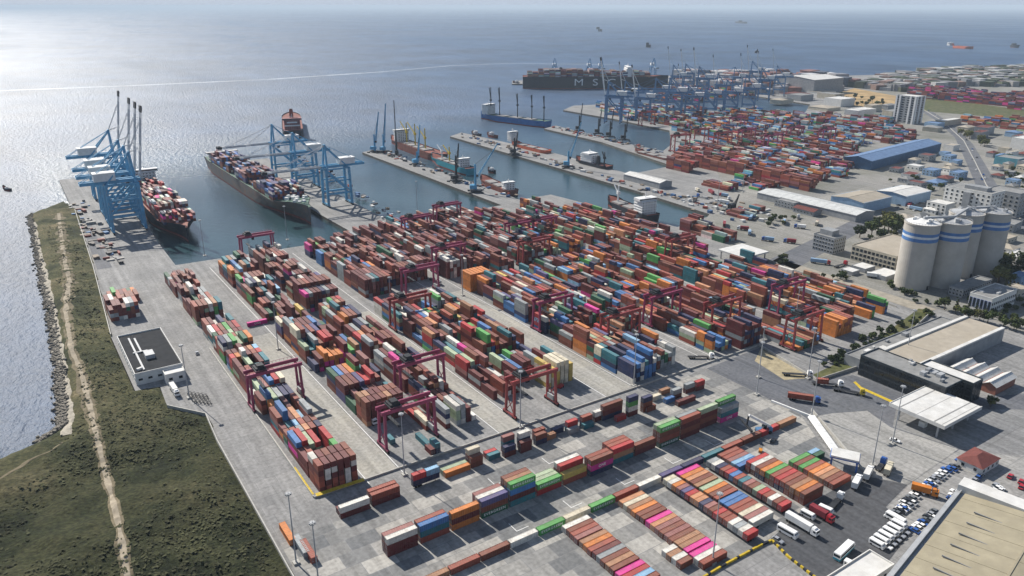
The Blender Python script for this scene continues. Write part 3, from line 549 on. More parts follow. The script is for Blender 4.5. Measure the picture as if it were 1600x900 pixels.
# ---- the big blocks: (name, x0, rows, [(y0, y1, mean tiers, fill, palette)])
MIX = dict(maroon=27, brown=20, rust=12, tan=4, orange=6, peach=3, red=5, pink=2, white=6, cream=3, grey=12, blue=8, navy=9, skyblue=4, teal=9, green=4, bottle=6, sage=5, violet=3, mauve=5, yellow=1)
DARK = dict(maroon=46, brown=16, rust=7, grey=11, navy=7, white=6, bottle=3, mauve=5, pink=1, teal=2, orange=1)
WARM = dict(rust=22, brown=26, orange=9, tan=7, maroon=18, red=5, peach=3, green=4, grey=5, navy=6, teal=6, white=4, sage=4, blue=5, skyblue=2, bottle=3)
def only(k): return {k: 1}
BL = [('grass side block', 3.3, 6, [(3, 17, 5, 1, dict(maroon=6, white=3, brown=2, rust=3)), (17.6, 45, 3.6, .95, MIX), (45, 100, 3.4, .93, MIX), (100, 155, 3.6, .95, MIX), (158, 198, 4.2, 1, WARM), (199, 213, 4, 1, MIX), (228, 242, 4.6, 1, WARM), (243, 288, 3.6, .9, DARK), (292, 342, 3.3, .8, DARK)]),
      ('second block', 43.5, 7, [(44, 58, 4.4, 1, dict(maroon=8, brown=3, rust=2, violet=1, tan=1)), (58.6, 102, 4.2, .96, MIX), (117, 131, 4.6, .9, dict(orange=4, navy=2, pink=2, maroon=6, grey=2)), (132, 175, 4.4, .97, MIX), (176, 190, 4.2, .93, MIX), (191, 205, 3.8, .7, dict(yellow=3, maroon=4)), (210, 236, 3.4, .8, DARK), (240, 285, 4.4, .9, MIX), (290, 340, 5, .95, WARM)]),
      ('side row', 66.4, 2, [(24, 60, 1.6, .9, dict(red=2, rust=3, cream=2, maroon=3)), (62, 110, 2.2, .7, MIX), (118, 190, 3, .8, MIX)]),
      ('third block', 75.5, 6, [(20, 34, 3.8, .75, dict(grey=4, sage=2, navy=3, white=2, maroon=2)), (34.6, 62, 3.6, .9, MIX), (66, 110, 4.2, .97, DARK), (111, 155, 4.3, .97, MIX), (156, 196, 4.2, .95, WARM)]),
      ('far third block', 72.0, 8, [(210, 238, 5.6, 1, DARK), (239, 262, 4.2, .9, MIX), (263, 305, 4.6, .9, DARK), (306, 350, 5, .93, DARK)]),
      ('fourth block', 111.5, 6, [(32, 60, 2.6, .85, DARK), (60, 100, 3.8, .95, MIX), (101, 145, 4.2, .95, MIX), (146, 190, 4.0, .9, MIX)]),
      ('far fourth block', 117.5, 7, [(214, 240, 5.6, 1, DARK), (241, 300, 4.6, .95, MIX), (301, 352, 4.2, .9, MIX)]),
      ('fifth block', 132.4, 10, [(43, 75, 3.2, .88, MIX), (76, 120, 4.0, .95, WARM), (121, 165, 4.0, .93, MIX), (166, 190, 3.8, .85, MIX)]),
      ('cream stack', 144.0, 6, [(27, 41, 5, 1, dict(yellow=3, cream=3))]),
      ('far fifth block', 142.0, 11, [(226, 240, 4.8, .95, DARK), (241, 290, 5.0, .95, DARK), (291, 354, 4.4, .92, DARK)]),
      ('sixth block', 187.3, 6, [(5, 19, 3.6, .95, dict(blue=6, navy=3, white=1, teal=2)), (19.6, 60, 3.6, .93, MIX), (61, 110, 3.9, .95, MIX), (111, 178, 3.8, .9, MIX), (182, 196, 5, 1, only('orange')), (217, 245, 5.4, 1, dict(maroon=6, grey=3, white=3)), (246, 310, 4.6, .9, DARK), (311, 375, 4, .8, DARK)]),
      ('seventh block', 207.8, 6, [(10, 24, 4.6, .7, dict(white=3, grey=3, bottle=2, brown=2)), (24.6, 75, 3.6, .9, WARM), (76, 130, 3.8, .92, MIX), (131, 195, 3.8, .88, MIX), (216, 260, 4.2, .9, DARK), (261, 330, 4.2, .85, DARK), (331, 372, 4, .8, MIX)]),
      ('narrow block', 228.0, 5, [(60, 110, 3, .85, MIX), (111, 195, 3.4, .9, MIX), (206, 290, 4.6, .95, DARK), (291, 372, 4.2, .9, DARK)]),
      ('edge block', 405.5, 5, [(8, 90, 2.2, .7, WARM), (210, 300, 3, .75, DARK)]),
      ('eighth block', 253.6, 6, [(7, 21, 3.2, .9, dict(orange=3, sage=2, blue=4, navy=2)), (21.6, 80, 3.2, .88, WARM), (81, 140, 3.3, .86, MIX), (141, 195, 3.4, .85, MIX), (205, 219, 5.4, 1, DARK), (220, 290, 4.2, .9, DARK), (291, 372, 4.2, .85, DARK)]),
      ('ninth block', 274.0, 6, [(2, 16, 4.2, .9, dict(navy=3, maroon=4, grey=3)), (17, 80, 3.3, .9, WARM), (81, 150, 3.4, .9, WARM), (151, 195, 3.6, .85, MIX), (208, 290, 4.4, .92, MIX), (291, 372, 4.2, .85, DARK)]),
      ('tenth block', 300.5, 7, [(-20, 20, 2.2, .6, WARM), (30, 90, 3.2, .9, WARM), (91, 150, 3.6, .9, WARM), (151, 200, 4, .9, WARM), (212, 290, 4.4, .92, WARM), (291, 360, 4.0, .85, DARK)]),
      ('eleventh block', 338.0, 6, [(-20, -6, 4.2, 1, dict(orange=6, rust=2)), (-5, 40, 2.8, .85, MIX), (41, 100, 3.2, .88, WARM), (101, 160, 3.4, .9, WARM), (161, 200, 4, .9, WARM), (212, 290, 4.2, .9, WARM), (291, 350, 3.6, .8, MIX)]),
      ('twelfth block', 358.5, 7, [(-6, 40, 2.6, .85, MIX), (41, 110, 3, .85, WARM), (111, 190, 3.6, .88, WARM), (206, 290, 3.8, .85, WARM), (291, 372, 3, .6, MIX)]),
      ('thirteenth block', 385.0, 7, [(-14, 0, 2.8, .7, dict(green=3, blue=2, orange=1, navy=2)), (5, 60, 2.2, .7, WARM), (61, 120, 2.8, .8, MIX), (150, 196, 3.4, .8, DARK), (205, 240, 3, .7, DARK), (250, 330, 3, .6, WARM)])]
def pick(p):
    ks = list(p); return RR.choices(ks, [p[k] for k in ks])[0]
BIG = MB(); near = []
def is_shown(): pass
for bi, (bn, x0, nr, secs) in enumerate(BL):
    H, bays = {}, []
    for si, (ya, yb_, mt, fill, pal) in enumerate(secs):
        y = ya
        while y + CL <= yb_ + 1.5:
            bays.append((y, mt, fill, pal)); y += CL + .45
    for b, (y, mt, fill, pal) in enumerate(bays):
        base = mt + RR.uniform(-.7, .5); neat = RR.random() < (.45 if bi == 0 else .2)
        for r in range(nr):
            h = 0 if RR.random() > fill + .025 else max(1, min(6, int(round(base + RR.gauss(0, (.25 if neat else .85) if fill < 1 else .1)))))
            if bn == 'third block' and b == 0 and r > 3: h = [0, 0, 0, 4, 3, 1][r]
            H[(b, r)] = h
    for b, (y, mt, fill, pal) in enumerate(bays):
        last = None
        bk = {}
        half = RR.random() < .14
        for r in range(nr):
            hh = H[(b, r)]
            for t in range(hh):
                k = last if (last and RR.random() < .27) else pick(pal); last = k
                # boxes walled in on every side are left out
                top = t == hh - 1
                adj_near = H.get((b - 1, r), 0) if b and bays[b - 1][0] + CL + 1 > y else 0
                adj_far = H.get((b + 1, r), 0) if b + 1 < len(bays) and bays[b + 1][0] < y + CL + 1 else 0
                expo = top or H.get((b, r - 1), 0) <= t or H.get((b, r + 1), 0) <= t or adj_near <= t or adj_far <= t
                if not expo: continue
                shown = top or H.get((b, r - 1), 0) <= t or adj_near <= t
                parts = [(y + CL / 2, CL)] if not half else [(y + HF / 2, HF), (y + CL - HF / 2, HF)]
                for yy, L in parts:
                    x = x0 + 3.03 * r + CW / 2 + RR.uniform(-.07, .07)
                    near.append((dist(x, yy), shown, x, yy + RR.uniform(-.1, .1), t * CH, L, k, bn, b, r, t, hh, top))
                    if half: k = pick(pal)
near.sort(key=lambda q: q[0])
LIMIT = 300 - len(SP); used_lab = set(); picked = 0
def uniq(cands):
    for c in cands:
        if c not in used_lab and len(c.split()) <= 16: used_lab.add(c); return c
    i = 2
    return cands[-1]
for (x, y, z, L, k, axis, cands, gp, flip) in SP: container(x, y, z, L, k, axis, uniq(cands), gp, flip)
def big_box(x, y, z, lx, ly, k, h=CH):
    c = PAL[k]; v = RR.uniform(.8, 1.15); t_ = faded(tuple(q * v for q in c)); c = tuple(q * v * .85 for q in c)
    BIG.box(x - lx / 2, y - ly / 2, z + .03, x + lx / 2, y + ly / 2, z + h - .02, c=c, ctop=t_, bottom=False)
for (d, shown, x, y, z, L, k, bn, b, r, t, hh, top) in near:
    if shown and picked < LIMIT:
        picked += 1; w_ = WORD[k]; tn = tiername(t, hh)
        hf = 'half-length ' if L < 10 else ''
        ab = f'{w_} {hf}container, {tn} of file {r + 1}, bay {b + 1}, {bn}'
        hn_ = '' if L > 10 else (' near half' if (y - int(y)) else '')
        ab = f'{w_} {hf}container, {tn} of the {ORD[r]} stack across, {ORD[b]} bay back, {bn}'
        alt = ab.replace('container', 'container further back' ) if L < 10 else ab
        container(x, y, z, L, k, 'T', uniq([ab, alt]), 'containers of the ' + bn)
    else: big_box(x, y, z, CW, L, k)
M_boxes = mat_attr('container_paint')
stuff(BIG.build('container_stacks', M_boxes), 'hundreds of stacked containers filling the main yard blocks')
print('containers', len(ONES), len(near))
# trailers under the parked lines
tm_ = {}
for L in (CL, HF):
    mb = MB()
    for s in (-.5, .5): mb.beam((-L / 2, s, 1.05), (L / 2, s, 1.05), .22, .32)
    for q in range(5): mb.beam((-L / 2 + L * q / 4, -1.2, 1.1), (-L / 2 + L * q / 4, 1.2, 1.1), .2, .2)
    for q in (0, 1.3, 2.6)[:3 if L > 10 else 2]:
        for s in (-1, 1): mb.cyl((-L / 2 + 1.2 + q, s * .75, .5), (-L / 2 + 1.2 + q, s * 1.2, .5), .5, n=10, m=1)
    for s in (-.8, .8): mb.box(L / 2 - 2.2, s - .1, 0, L / 2 - 2, s + .1, 1.0)
    o = mb.build('trailer', [M_dark, M_black]); tm_[L] = o.data; bpy.data.objects.remove(o)
for (x, y, L, lb) in TRL: tag(link('container_trailer', tm_[L], None, (x, y, 0)), lb, 'trailer', 'trailers under the parked containers')
tag(link('container_trailer', tm_[CL], None, (45.2, -15.6, .12)), 'container trailer under the navy container by the kerb', 'trailer', 'trailers under the parked containers')
#PART3
# ------------------------------------------------------------------ gantry cranes of the yard
M_mag = mat('gantry_magenta', (.27, .028, .09), rough=.5, var=.2, dirt=(.12, .05, .05), damt=.4)
M_gred = mat('gantry_red', (.28, .04, .04), rough=.5, var=.2, dirt=(.12, .05, .04), damt=.4)
def make_rtg(m, label):
    r = thing('gantry_crane', label, 'gantry crane', group='rubber tyred gantry cranes of the yard'); X, Yl, H = 13.4, 3.9, 20
    for sx in (-1, 1):
        for sy in (-1, 1):
            MB().beam((sx * X, sy * Yl, 1.6), (sx * (X - .4), sy * (Yl - .6), H), 1.2, 1.0).build('leg', m, r)
        MB().beam((sx * X, -Yl - 2, 1.7), (sx * X, Yl + 2, 1.7), 1.1, 1.0).build('sill_beam', m, r)
        b = MB().beam((sx * X, -Yl, 2), (sx * (X - .3), Yl - .6, 11), .35).beam((sx * X, Yl, 2), (sx * (X - .3), -Yl + .6, 11), .35); b.build('cross_brace', m, r); MB().beam((sx * (X - .4), -Yl, H - 1), (sx * (X - .4), Yl, H - 1), .8, 1.2).build('tie_beam', m, r)
        for sy in (-1, 1):
            q = MB()
            for o in (-1.2, 1.2): q.cyl((sx * X - .45, sy * (Yl + .5) + o, .85), (sx * X + .45, sy * (Yl + .5) + o, .85), .85, n=10)
            q.build('wheel_bogie', M_black, r)
    for sy in (-1, 1):
        g = MB().beam((-X - 1.2, sy * (Yl - .7), H + .6), (X + 1.2, sy * (Yl - .7), H + .6), 1.1, 1.8)
        for k in range(14): g.beam((-X + k * 2.06, sy * (Yl + .3), H + 1.4), (-X + k * 2.06, sy * (Yl + .3), H + 2.6), .12)
        g.beam((-X, sy * (Yl + .3), H + 2.6), (X, sy * (Yl + .3), H + 2.6), .12); g.build('girder', m, r)
    t = MB().box(-10, -3.6, H + 1.8, -4, 3.6, H + 2.5).box(-8.4, -2, H + 2.5, -5, 2, H + 4.6, 0).box(-9.6, -3, H + 2.5, -8.6, 3, H + 3.6).cyl((-4.8, -2, H + 3), (-4.8, 2, H + 3), .7); t.build('trolley', [M_dark, m], r)
    MB().box(-3.8, -1.2, H - 3, -2, 1.0, H - .4, 0).build('cab', [M_glass], r)
    MB().box(X - 1.1, -2.6, 2.6, X + 1.4, 2.6, 5.2).build('engine_house', mat('gantry_grey', (.30, .31, .31), var=.2), r)
    s = MB().box(-7.6, -6, 12.6, -6, 6, 13.1)
    for a in (-1, 1):
        for b in (-1, 1): s.beam((-6.8 + a * .6, b * 1.6, 13), (-6.8 + a * .6, b * 1.6, H + 1.8), .1)
    s.build('spreader', M_dark, r)
    return r
RT = [('M', .4 + 13.5, 95, 'magenta gantry crane straddling the block nearest the grass'), ('M', 55, 21, 'magenta gantry crane at the near end of the second block'), ('M', 83, 62, 'magenta gantry crane over the third block behind the white stack'),
      ('R', 123, 13, 'red gantry crane beside the tall cream coloured stack'), ('R', 122, 150, 'red gantry crane at the far end of the fourth block'), ('M', 199, 96, 'magenta gantry crane over the sixth block beyond the wide lane'),
      ('R', 219, 52, 'red gantry crane with tall legs over the seventh block'), ('M', 265, 62, 'magenta gantry crane in the middle of the eighth block'), ('R', 287, 30, 'red gantry crane over the ninth block near the dark stack'),
      ('R', 312, -14, 'dull red gantry crane nearest the sandy corner'), ('M', 351, 28, 'magenta gantry crane over the eleventh block below the silos'), ('M', 155, 200, 'magenta gantry crane in the cross lane past the fifth block'),
      ('M', 81, 352, 'magenta gantry crane on the quay edge by the ship bow'), ('M', 199, 235, 'magenta gantry crane over the maroon stacks behind the orange one'), ('R', 265, 210, 'red gantry crane between near and far parts of the eighth block'),
      ('M', 286, 262, 'magenta gantry crane deep in the far ninth block'), ('M', 311, 262, 'dark magenta gantry crane by the moored white ship'), ('M', 219, 330, 'magenta gantry crane at the far end of the seventh block'), ('M', 265, 355, 'magenta gantry crane at the water end of the eighth block'),
      ('R', 371, 150, 'red gantry crane beside the white dock canopy')]
protos = {'M': make_rtg(M_mag, ''), 'R': make_rtg(M_gred, '')}; first = {}
for c, x, y, lb in RT:
    if c not in first: first[c] = 1; o = protos[c]; o.location = (x, y, 0); o['label'] = lb
    else: o = dup(protos[c], (x, y, 0), 0, lb)

# ------------------------------------------------------------------ ship-to-shore cranes
M_cblue = mat('crane_blue', (.07, .30, .50), rough=.5, var=.18, dirt=(.10, .16, .2), damt=.4)
M_cdark = mat('crane_slate', (.075, .18, .33), rough=.5, var=.2)
M_house = mat('house_white', (.66, .66, .65), var=.12)
def make_sts(m, label, raised, mboom, group, house=M_house):
    """quay crane; local +x is the water side"""
    r = thing('quay_crane', label, 'quay crane', group=group); HL = 46; G = 14.0; Yw = 8.5
    for sx in (-1, 1):
        for sy in (-1, 1):
            MB().beam((sx * G, sy * Yw, 2.4), (sx * (G - .5), sy * (Yw - 1.2), HL), 2.5, 2.2).build('leg', m, r)
        q = MB().beam((sx * G, -Yw - 3, 3), (sx * G, Yw + 3, 3), 1.6, 2.0)
        for sy in (-1, 1):
            for o in (-3, -1, 1, 3): q.cyl((sx * G - .5, sy * Yw + o, .6), (sx * G + .5, sy * Yw + o, .6), .6, n=8, m=1)
        q.build('bogie_beam', [m, M_black], r)
        MB().beam((sx * (G - .5), -Yw, HL - 1), (sx * (G - .5), Yw, HL - 1), 1.6, 2.2).build('cross_beam', m, r)
    for sy in (-1, 1):
        MB().beam((-G, sy * Yw, 16), (G, sy * Yw, 16), 1.3, 2.2).beam((-G, sy * Yw, 17), (G - .6, sy * (Yw - 1), HL - 1), 1.6).beam((-G, sy * (Yw - .6), 31), (G, sy * (Yw - .6), 31), 1.2, 1.4).build('portal_beam', m, r)
        MB().beam((-G, sy * (Yw - 1), HL - 1), (G, sy * (Yw - 1), HL - 1), 1.0, 1.5).build('top_beam', m, r)
    g = MB()
    for sy in (-1, 1): g.beam((-34, sy * 3.4, HL + 2), (17, sy * 3.4, HL + 2), 1.7, 3.0)
    for k in range(9): g.beam((-34 + k * 6.3, -3.4, HL + 1.4), (-34 + k * 6.3, 3.4, HL + 1.4), .6)
    g.build('girder', m, r)
    a = MB()
    for sy in (-1, 1): a.beam((12, sy * 7, HL), (11, sy * 1.4, HL + 27), 1.8).beam((-13, sy * 6.5, HL), (10.5, sy * 1.4, HL + 26), 1.3)
    a.beam((11, -1.6, HL + 27), (11, 1.6, HL + 27), 2.2, 2.0); a.build('apex_frame', m, r)
    MB().beam((10.5, 1, HL + 27), (-33, 3, HL + 3), .5).beam((10.5, -1, HL + 27), (-33, -3, HL + 3), .5).build('backstay', m, r)
    ang = rad(81) if raised else rad(0); Lb = 62; ca, sa = math.cos(ang), math.sin(ang)
    def bp(t, y, n=0): return (17 + t * ca - n * sa, y, HL + 2 + t * sa + n * ca)
    b = MB()
    for sy in (-1, 1):
        for k in range(10): b.beam(bp(Lb * k / 10, sy * 3.1), bp(Lb * (k + 1) / 10, sy * 3.1), .9, 1.9, m=1 if k % 5 == 4 else 0)
    for k in range(13): b.beam(bp(Lb * k / 12, -3.1), bp(Lb * k / 12, 3.1), .55)
    b.build('boom', [mboom, M_house], r)
    MB().beam(bp(Lb - 1, -3.4), bp(Lb + 4.5, -3.4), 1.2, 3.4).beam(bp(Lb - 1, 3.4), bp(Lb + 4.5, 3.4), 1.2, 3.4).beam(bp(Lb + 3.5, -3.4), bp(Lb + 3.5, 3.4), 1.4, 3.0).build('boom_tip', M_dark, r)
    st = MB()
    for sy in (-1, 1):
        for t in (28, 52): st.beam((11, sy * 1.4, HL + 27), bp(t, sy * 2.6, 1), .4)
    st.build('forestay', mboom, r)
    h = MB().box(-22, -5.6, HL + 3.4, -4, 5.6, HL + 10.4).box(-22.4, -6, HL + 10.4, -3.6, 6, HL + 10.8, 0); h.build('machinery_house', house, r)
    MB().box(5, 3.6, HL - 4.4, 8, 6, HL - 1.4).build('cab', [M_glass], r)
    tr = MB().box(-1, -3.4, HL, 5, 3.4, HL + 1)
    tr.build('trolley', M_steel, r)
    z = MB()
    for k in range(5): z.beam((-G + .2, -Yw - 1.6, 4 + 8 * k), (-G + .2, -Yw + 5 * (1 if k % 2 else .2), 12 + 8 * k), .3, .9)
    z.build('stairs', M_steel, r)
    return r
M_bgrey = mat('boom_grey', (.33, .36, .40), var=.15)
c1 = make_sts(M_cblue, 'blue quay crane with raised boom, nearest of the left quay', True, M_bgrey, 'blue cranes with raised booms on the left quay'); c1.location = (5, 508, 0)
dup(c1, (6, 543, 0), 0, 'second of the blue quay cranes with raised booms on the left quay')
dup(c1, (7, 584, 0), 0, 'third blue quay crane from the camera, boom up, left quay')
dup(c1, (9, 664, 0), 0, 'farthest blue crane of the left quay, its boom standing apart')
c2 = make_sts(M_cblue, 'blue quay crane with lowered boom nearest the ship bow', False, M_bgrey, 'blue cranes with lowered booms over the moored ship'); c2.location = (208, 492, 0); c2.rotation_euler = (0, 0, math.pi); c2.scale = (.93, .9, .88)
dup(c2, (208, 590, 0), math.pi, 'middle blue crane of the finger quay, boom lowered over the ship', scale=(.93, .9, .88))
dup(c2, (209, 668, 0), math.pi, 'farthest blue crane of the finger quay, boom over the ship stern', scale=(.93, .9, .88))
# far harbour cranes
c3 = make_sts(M_cdark, 'slate quay crane with raised boom, first of the far container harbour', True, M_house, 'slate cranes of the far container harbour')
far = [(958, 192, 0), (1004, 189, 0), (1052, 184, 1), (1080, 183, 1), (1108, 181, 1), (1140, 178, 1), (1168, 176, 0), (1075, 140, 0), (982, 178, 0), (1030, 170, 1), (1124, 166, 0), (1192, 158, 0), (1150, 150, 1), (1056, 152, 0), (1096, 156, 0), (1216, 150, 0), (1178, 140, 0), (1072, 172, 0)]
fo = []
c4 = make_sts(M_cdark, 'x', False, M_cdark, 'slate cranes of the far container harbour')
for i, (u, v, low) in enumerate(far):
    x, y = P(u, v); s_ = (1.0, .9, 1.0)
    pr = c4 if low else c3
    if i in (0, 2): o = pr; o.location = (x, y, 0); o.rotation_euler = (0, 0, rad(128)); 
    else: o = dup(pr, (x, y, 0), rad(128 + RR.uniform(-6, 6)), scale=tuple(q * RR.uniform(.78, 1.0) for q in s_))
    fo.append(o)
series(fo, 'slate quay crane in the far container harbour, #')
mo = []
for u, v in ((866, 128), (920, 128), (938, 128), (1019, 127)):
    x, y = P(u, v); mo.append(dup(c4, (x, y, 0), rad(-124), group='dark cranes behind the long far ship', scale=(.9, .9, .86)))
series(mo, 'dark crane standing behind the long far ship, #')

# ------------------------------------------------------------------ ships
def smooth(a, b, t): t = max(0, min(1, (t - a) / (b - a))); return t * t * (3 - 2 * t)
def hull_mb(L, B, D, rise=3.5, flare=.5, boot=2.0):
    mb = MB(); n = 26; rings = []
    for i in range(n + 1):
        t = i / n; x = -L / 2 + L * t
        wd = B / 2 * (.86 + .14 * smooth(0, .1, t)) * (1 - smooth(.80, 1.0, t) ** 1.6 * .93)
        ww = B / 2 * (.72 + .28 * smooth(0, .14, t)) * (1 - smooth(.70 - .1 * flare, .985, t) * .985)
        zd = D + rise * smooth(.8, .95, t) + .3 * rise * smooth(.1, 0, t)
        rings.append([(x, -ww * .97, -2.5), (x, -ww, boot), (x, -(wd * .55 + ww * .45), boot + (zd - boot) * .55), (x, -wd, zd), (x, wd, zd), (x, wd * .55 + ww * .45, boot + (zd - boot) * .55), (x, ww, boot), (x, ww * .97, -2.5)])
    for a, b in zip(rings, rings[1:]):
        for k in range(7): mb.face([a[k + 1], a[k], b[k], b[k + 1]][::-1] if False else [a[k], b[k], b[k + 1], a[k + 1]], 1 if k in (0, 6) else 2 if k == 3 else 0)
    mb.face([rings[0][k] for k in range(8)], 0)
    mb.face([rings[-1][k] for k in range(8)][::-1], 0)
    bw = MB()
    for a, b in zip(rings, rings[1:]):
        t = (a[3][0] + L / 2) / L
        for k, s in ((3, 1), (4, -1)):
            hgt = 1.3
            bw.face([a[k], b[k], (b[k][0], b[k][1], b[k][2] + hgt), (a[k][0], a[k][1], a[k][2] + hgt)]); bw.face([a[k], b[k], (b[k][0], b[k][1] + s * .2, b[k][2] + hgt), (a[k][0], a[k][1] + s * .2, a[k][2] + hgt)][::-1])
    return mb, bw
def deck_z(L, D, rise, x): t = (x + L / 2) / L; return D + rise * smooth(.8, .95, t) + .3 * rise * smooth(.1, 0, t)
M_boot = mat('boot_red', (.20, .045, .035), var=.25, scale=.2)
M_deckr = mat('deck_red', (.22, .075, .055), var=.25, scale=.3)
M_deckg = mat('deck_green', (.07, .13, .10), var=.25, scale=.3)
SHIPBOX = []
def ship(label, x, y, ang, L, B, D, hullm, deckm=M_deckr, group=None, rise=3.5, bridge=None, funnel=None, hatches=0, hm=None, cat='ship', name='cargo_ship', masts=()):
    r = thing(name, label, cat, (x, y, WZ), ang, group)
    h, bw = hull_mb(L, B, D, rise); h.build('hull', [hullm, M_boot, deckm], r); bw.build('bulwark', hullm, r)
    if bridge:
        bx, bl, bwid, bh, bm = bridge; z = deck_z(L, D, rise, bx); q = MB(); lv = max(2, int(bh / 3))
        q.box(bx - bl / 2, -bwid / 2, z - .5, bx + bl / 2, bwid / 2, z + bh * .82)
        for k in range(lv): q.box(bx - bl / 2 - .5, -bwid / 2 - .5, z + bh * .82 * (k + 1) / lv - .25, bx + bl / 2 + .5, bwid / 2 + .5, z + bh * .82 * (k + 1) / lv + .02)
        q.box(bx - bl * .35, -bwid * .62, z + bh * .84, bx + bl * .35, bwid * .62, z + bh)
        sup = q.build('superstructure', bm, r); wq = MB()
        for k in range(lv):
            for s in (-1, 1):
                for j in range(int(bwid / 3.4)):
                    yy = -bwid / 2 + 1.4 + j * 3.4; xx = bx + s * (bl / 2); zz = z + bh * .82 * (k + .45) / lv
                    wq.box(min(xx, xx + s * .12), yy, zz, max(xx, xx + s * .12), yy + 1.3, zz + 1)
        for s in (-1, 1): wq.box(bx + s * bl * .35 - .1, -bwid * .6, z + bh * .9, bx + s * bl * .35 + .1, bwid * .6, z + bh * .96)
        wq.build('window_band', M_glass, sup)
        MB().beam((bx, 0, z + bh), (bx, 0, z + bh + bh * .35), .7).beam((bx, -bwid * .2, z + bh * 1.15), (bx, bwid * .2, z + bh * 1.15), .4).build('mast', M_house, r)
    if funnel:
        fx, fw, fh, fm = funnel; z = deck_z(L, D, rise, fx); MB().obox(fx, 0, z, fw, fw * .8, fh, 0, 0, taper=.8).obox(fx, 0, z + fh, fw * .5, fw * .4, 1.2, 0, 1).build('funnel', [fm, M_dark], r)
    if hatches:
        a, b = hm
        for k in range(hatches):
            cx = a + (b - a) * (k + .5) / hatches; wl_ = (b - a) / hatches * .74; z = deck_z(L, D, rise, cx)
            MB().box(cx - wl_ / 2, -B * .33, z - .4, cx + wl_ / 2, B * .33, z + 1.5).build('hatch_cover', mat('hatch_grey', (.26, .25, .24), var=.2), r)
    for (mx_, mh, jl, mm) in masts:
        z = deck_z(L, D, rise, mx_); MB().cyl((mx_, 0, z), (mx_, 0, z + mh), 1.0, .7).beam((mx_, 0, z + mh * .55), (mx_ + jl, 0, z + mh * .98), 1.0).obox(mx_, 0, z + mh * .5, 3, 3, 3).build('deck_crane', mm, r)
    return r
def load(nm, label, x, y, ang, D, bays, rows, pal, hmax, L=13.0, seed=3, hmin=1, fill=.95):
    """containers standing on a ship: countless, one object"""
    mb = MB(); R2_ = random.Random(seed)
    for bx in bays:
        base = R2_.uniform(hmin, hmax)
        for rw in range(rows):
            n = max(0, min(int(hmax), int(round(base + R2_.gauss(0, .6))))) if R2_.random() < fill else 0
            for t in range(n):
                c = PAL[R2_.choices(list(pal), list(pal.values()))[0]]; c = tuple(q * R2_.uniform(.8, 1.15) for q in c)
                yy = (rw - (rows - 1) / 2) * 2.6; mb.box(bx - L / 2, yy - 1.24, D + t * CH, bx + L / 2, yy + 1.24, D + (t + 1) * CH - .05, c=c, ctop=faded(c), bottom=False)
    return stuff(mb.build(nm, M_boxes, None, (x, y, WZ), ang), label)
H_grey = mat('hull_grey', (.105, .105, .105), var=.2, scale=.06, dirt=(.22, .10, .06), dscale=.08, damt=.6)
H_dark = mat('hull_black', (.022, .026, .036), var=.2); H_blue = mat('hull_blue', (.03, .13, .33), var=.2); H_red = mat('hull_red', (.42, .10, .05), var=.25); H_teal = mat('hull_teal', (.03, .24, .30), var=.2); H_rust = mat('hull_rust', (.17, .06, .045), var=.3, dirt=(.08, .04, .03)); H_white = M_house
# big ship at the finger quay, bow towards the yard
M_wallish = mat('ship_offwhite', (.42, .41, .40), var=.2); S2 = (159.5, 618); ship('huge grey container ship moored under blue cranes, bow to the yard', *S2, rad(-90), 352, 39, 13.5, H_grey, M_deckg, rise=4, bridge=(-148, 12, 32, 11, M_wallish), funnel=(-163, 8, 10, M_boot))
load('deck_containers', 'containers loaded on the huge grey ship', *S2, rad(-90), 14.1, [-130 + 14 * k for k in range(18)], 13, dict(maroon=7, brown=5, navy=6, grey=3, white=1, blue=2, violet=4, mauve=3), 5, seed=5, hmin=.6, fill=.9)
mk = MB()
for k in range(15): mk.obox(RR.uniform(122, 156), RR.uniform(-11, 11), 17.3, RR.uniform(2, 5), RR.uniform(1.5, 4), RR.uniform(1, 3), RR.uniform(0, 3))
stuff(mk.build('mooring_gear', M_house, None, (*S2, WZ), rad(-90)), 'pale winches and mooring gear on the bow deck of the grey ship')
# ship at the left quay
S1 = (45, 570); ship('dark red container ship lying alongside the left quay', *S1, rad(-90), 250, 33, 11, H_dark, M_deckr, rise=3, bridge=(-92, 10, 28, 20, M_house), funnel=(-106, 7, 13, M_boot))
load('deck_containers', 'containers loaded on the ship at the left quay', *S1, rad(-90), 12, [-76 + 14 * k for k in range(13)], 11, dict(maroon=8, brown=4, red=2, white=4, grey=2, navy=2, pink=1, mauve=3), 5, seed=9, hmin=2.6)
bx, by = P(459, 219, WZ); s5 = ship('tall ship seen end on behind the blue cranes, red and white bridge', bx + 112 * math.cos(rad(72)), by + 112 * math.sin(rad(72)), rad(72), 220, 33, 14, H_dark, M_deckr, bridge=(-88, 14, 25, 18, mat('pink_white', (.30, .13, .13), var=.35, scale=.12)), funnel=(-72, 9, 30, M_boot))
MB().box(-97.5, -12, 20, -95.3, 12, 22).box(-97.5, -8, 25, -95.3, 8, 27).build('balcony', M_house, s5)
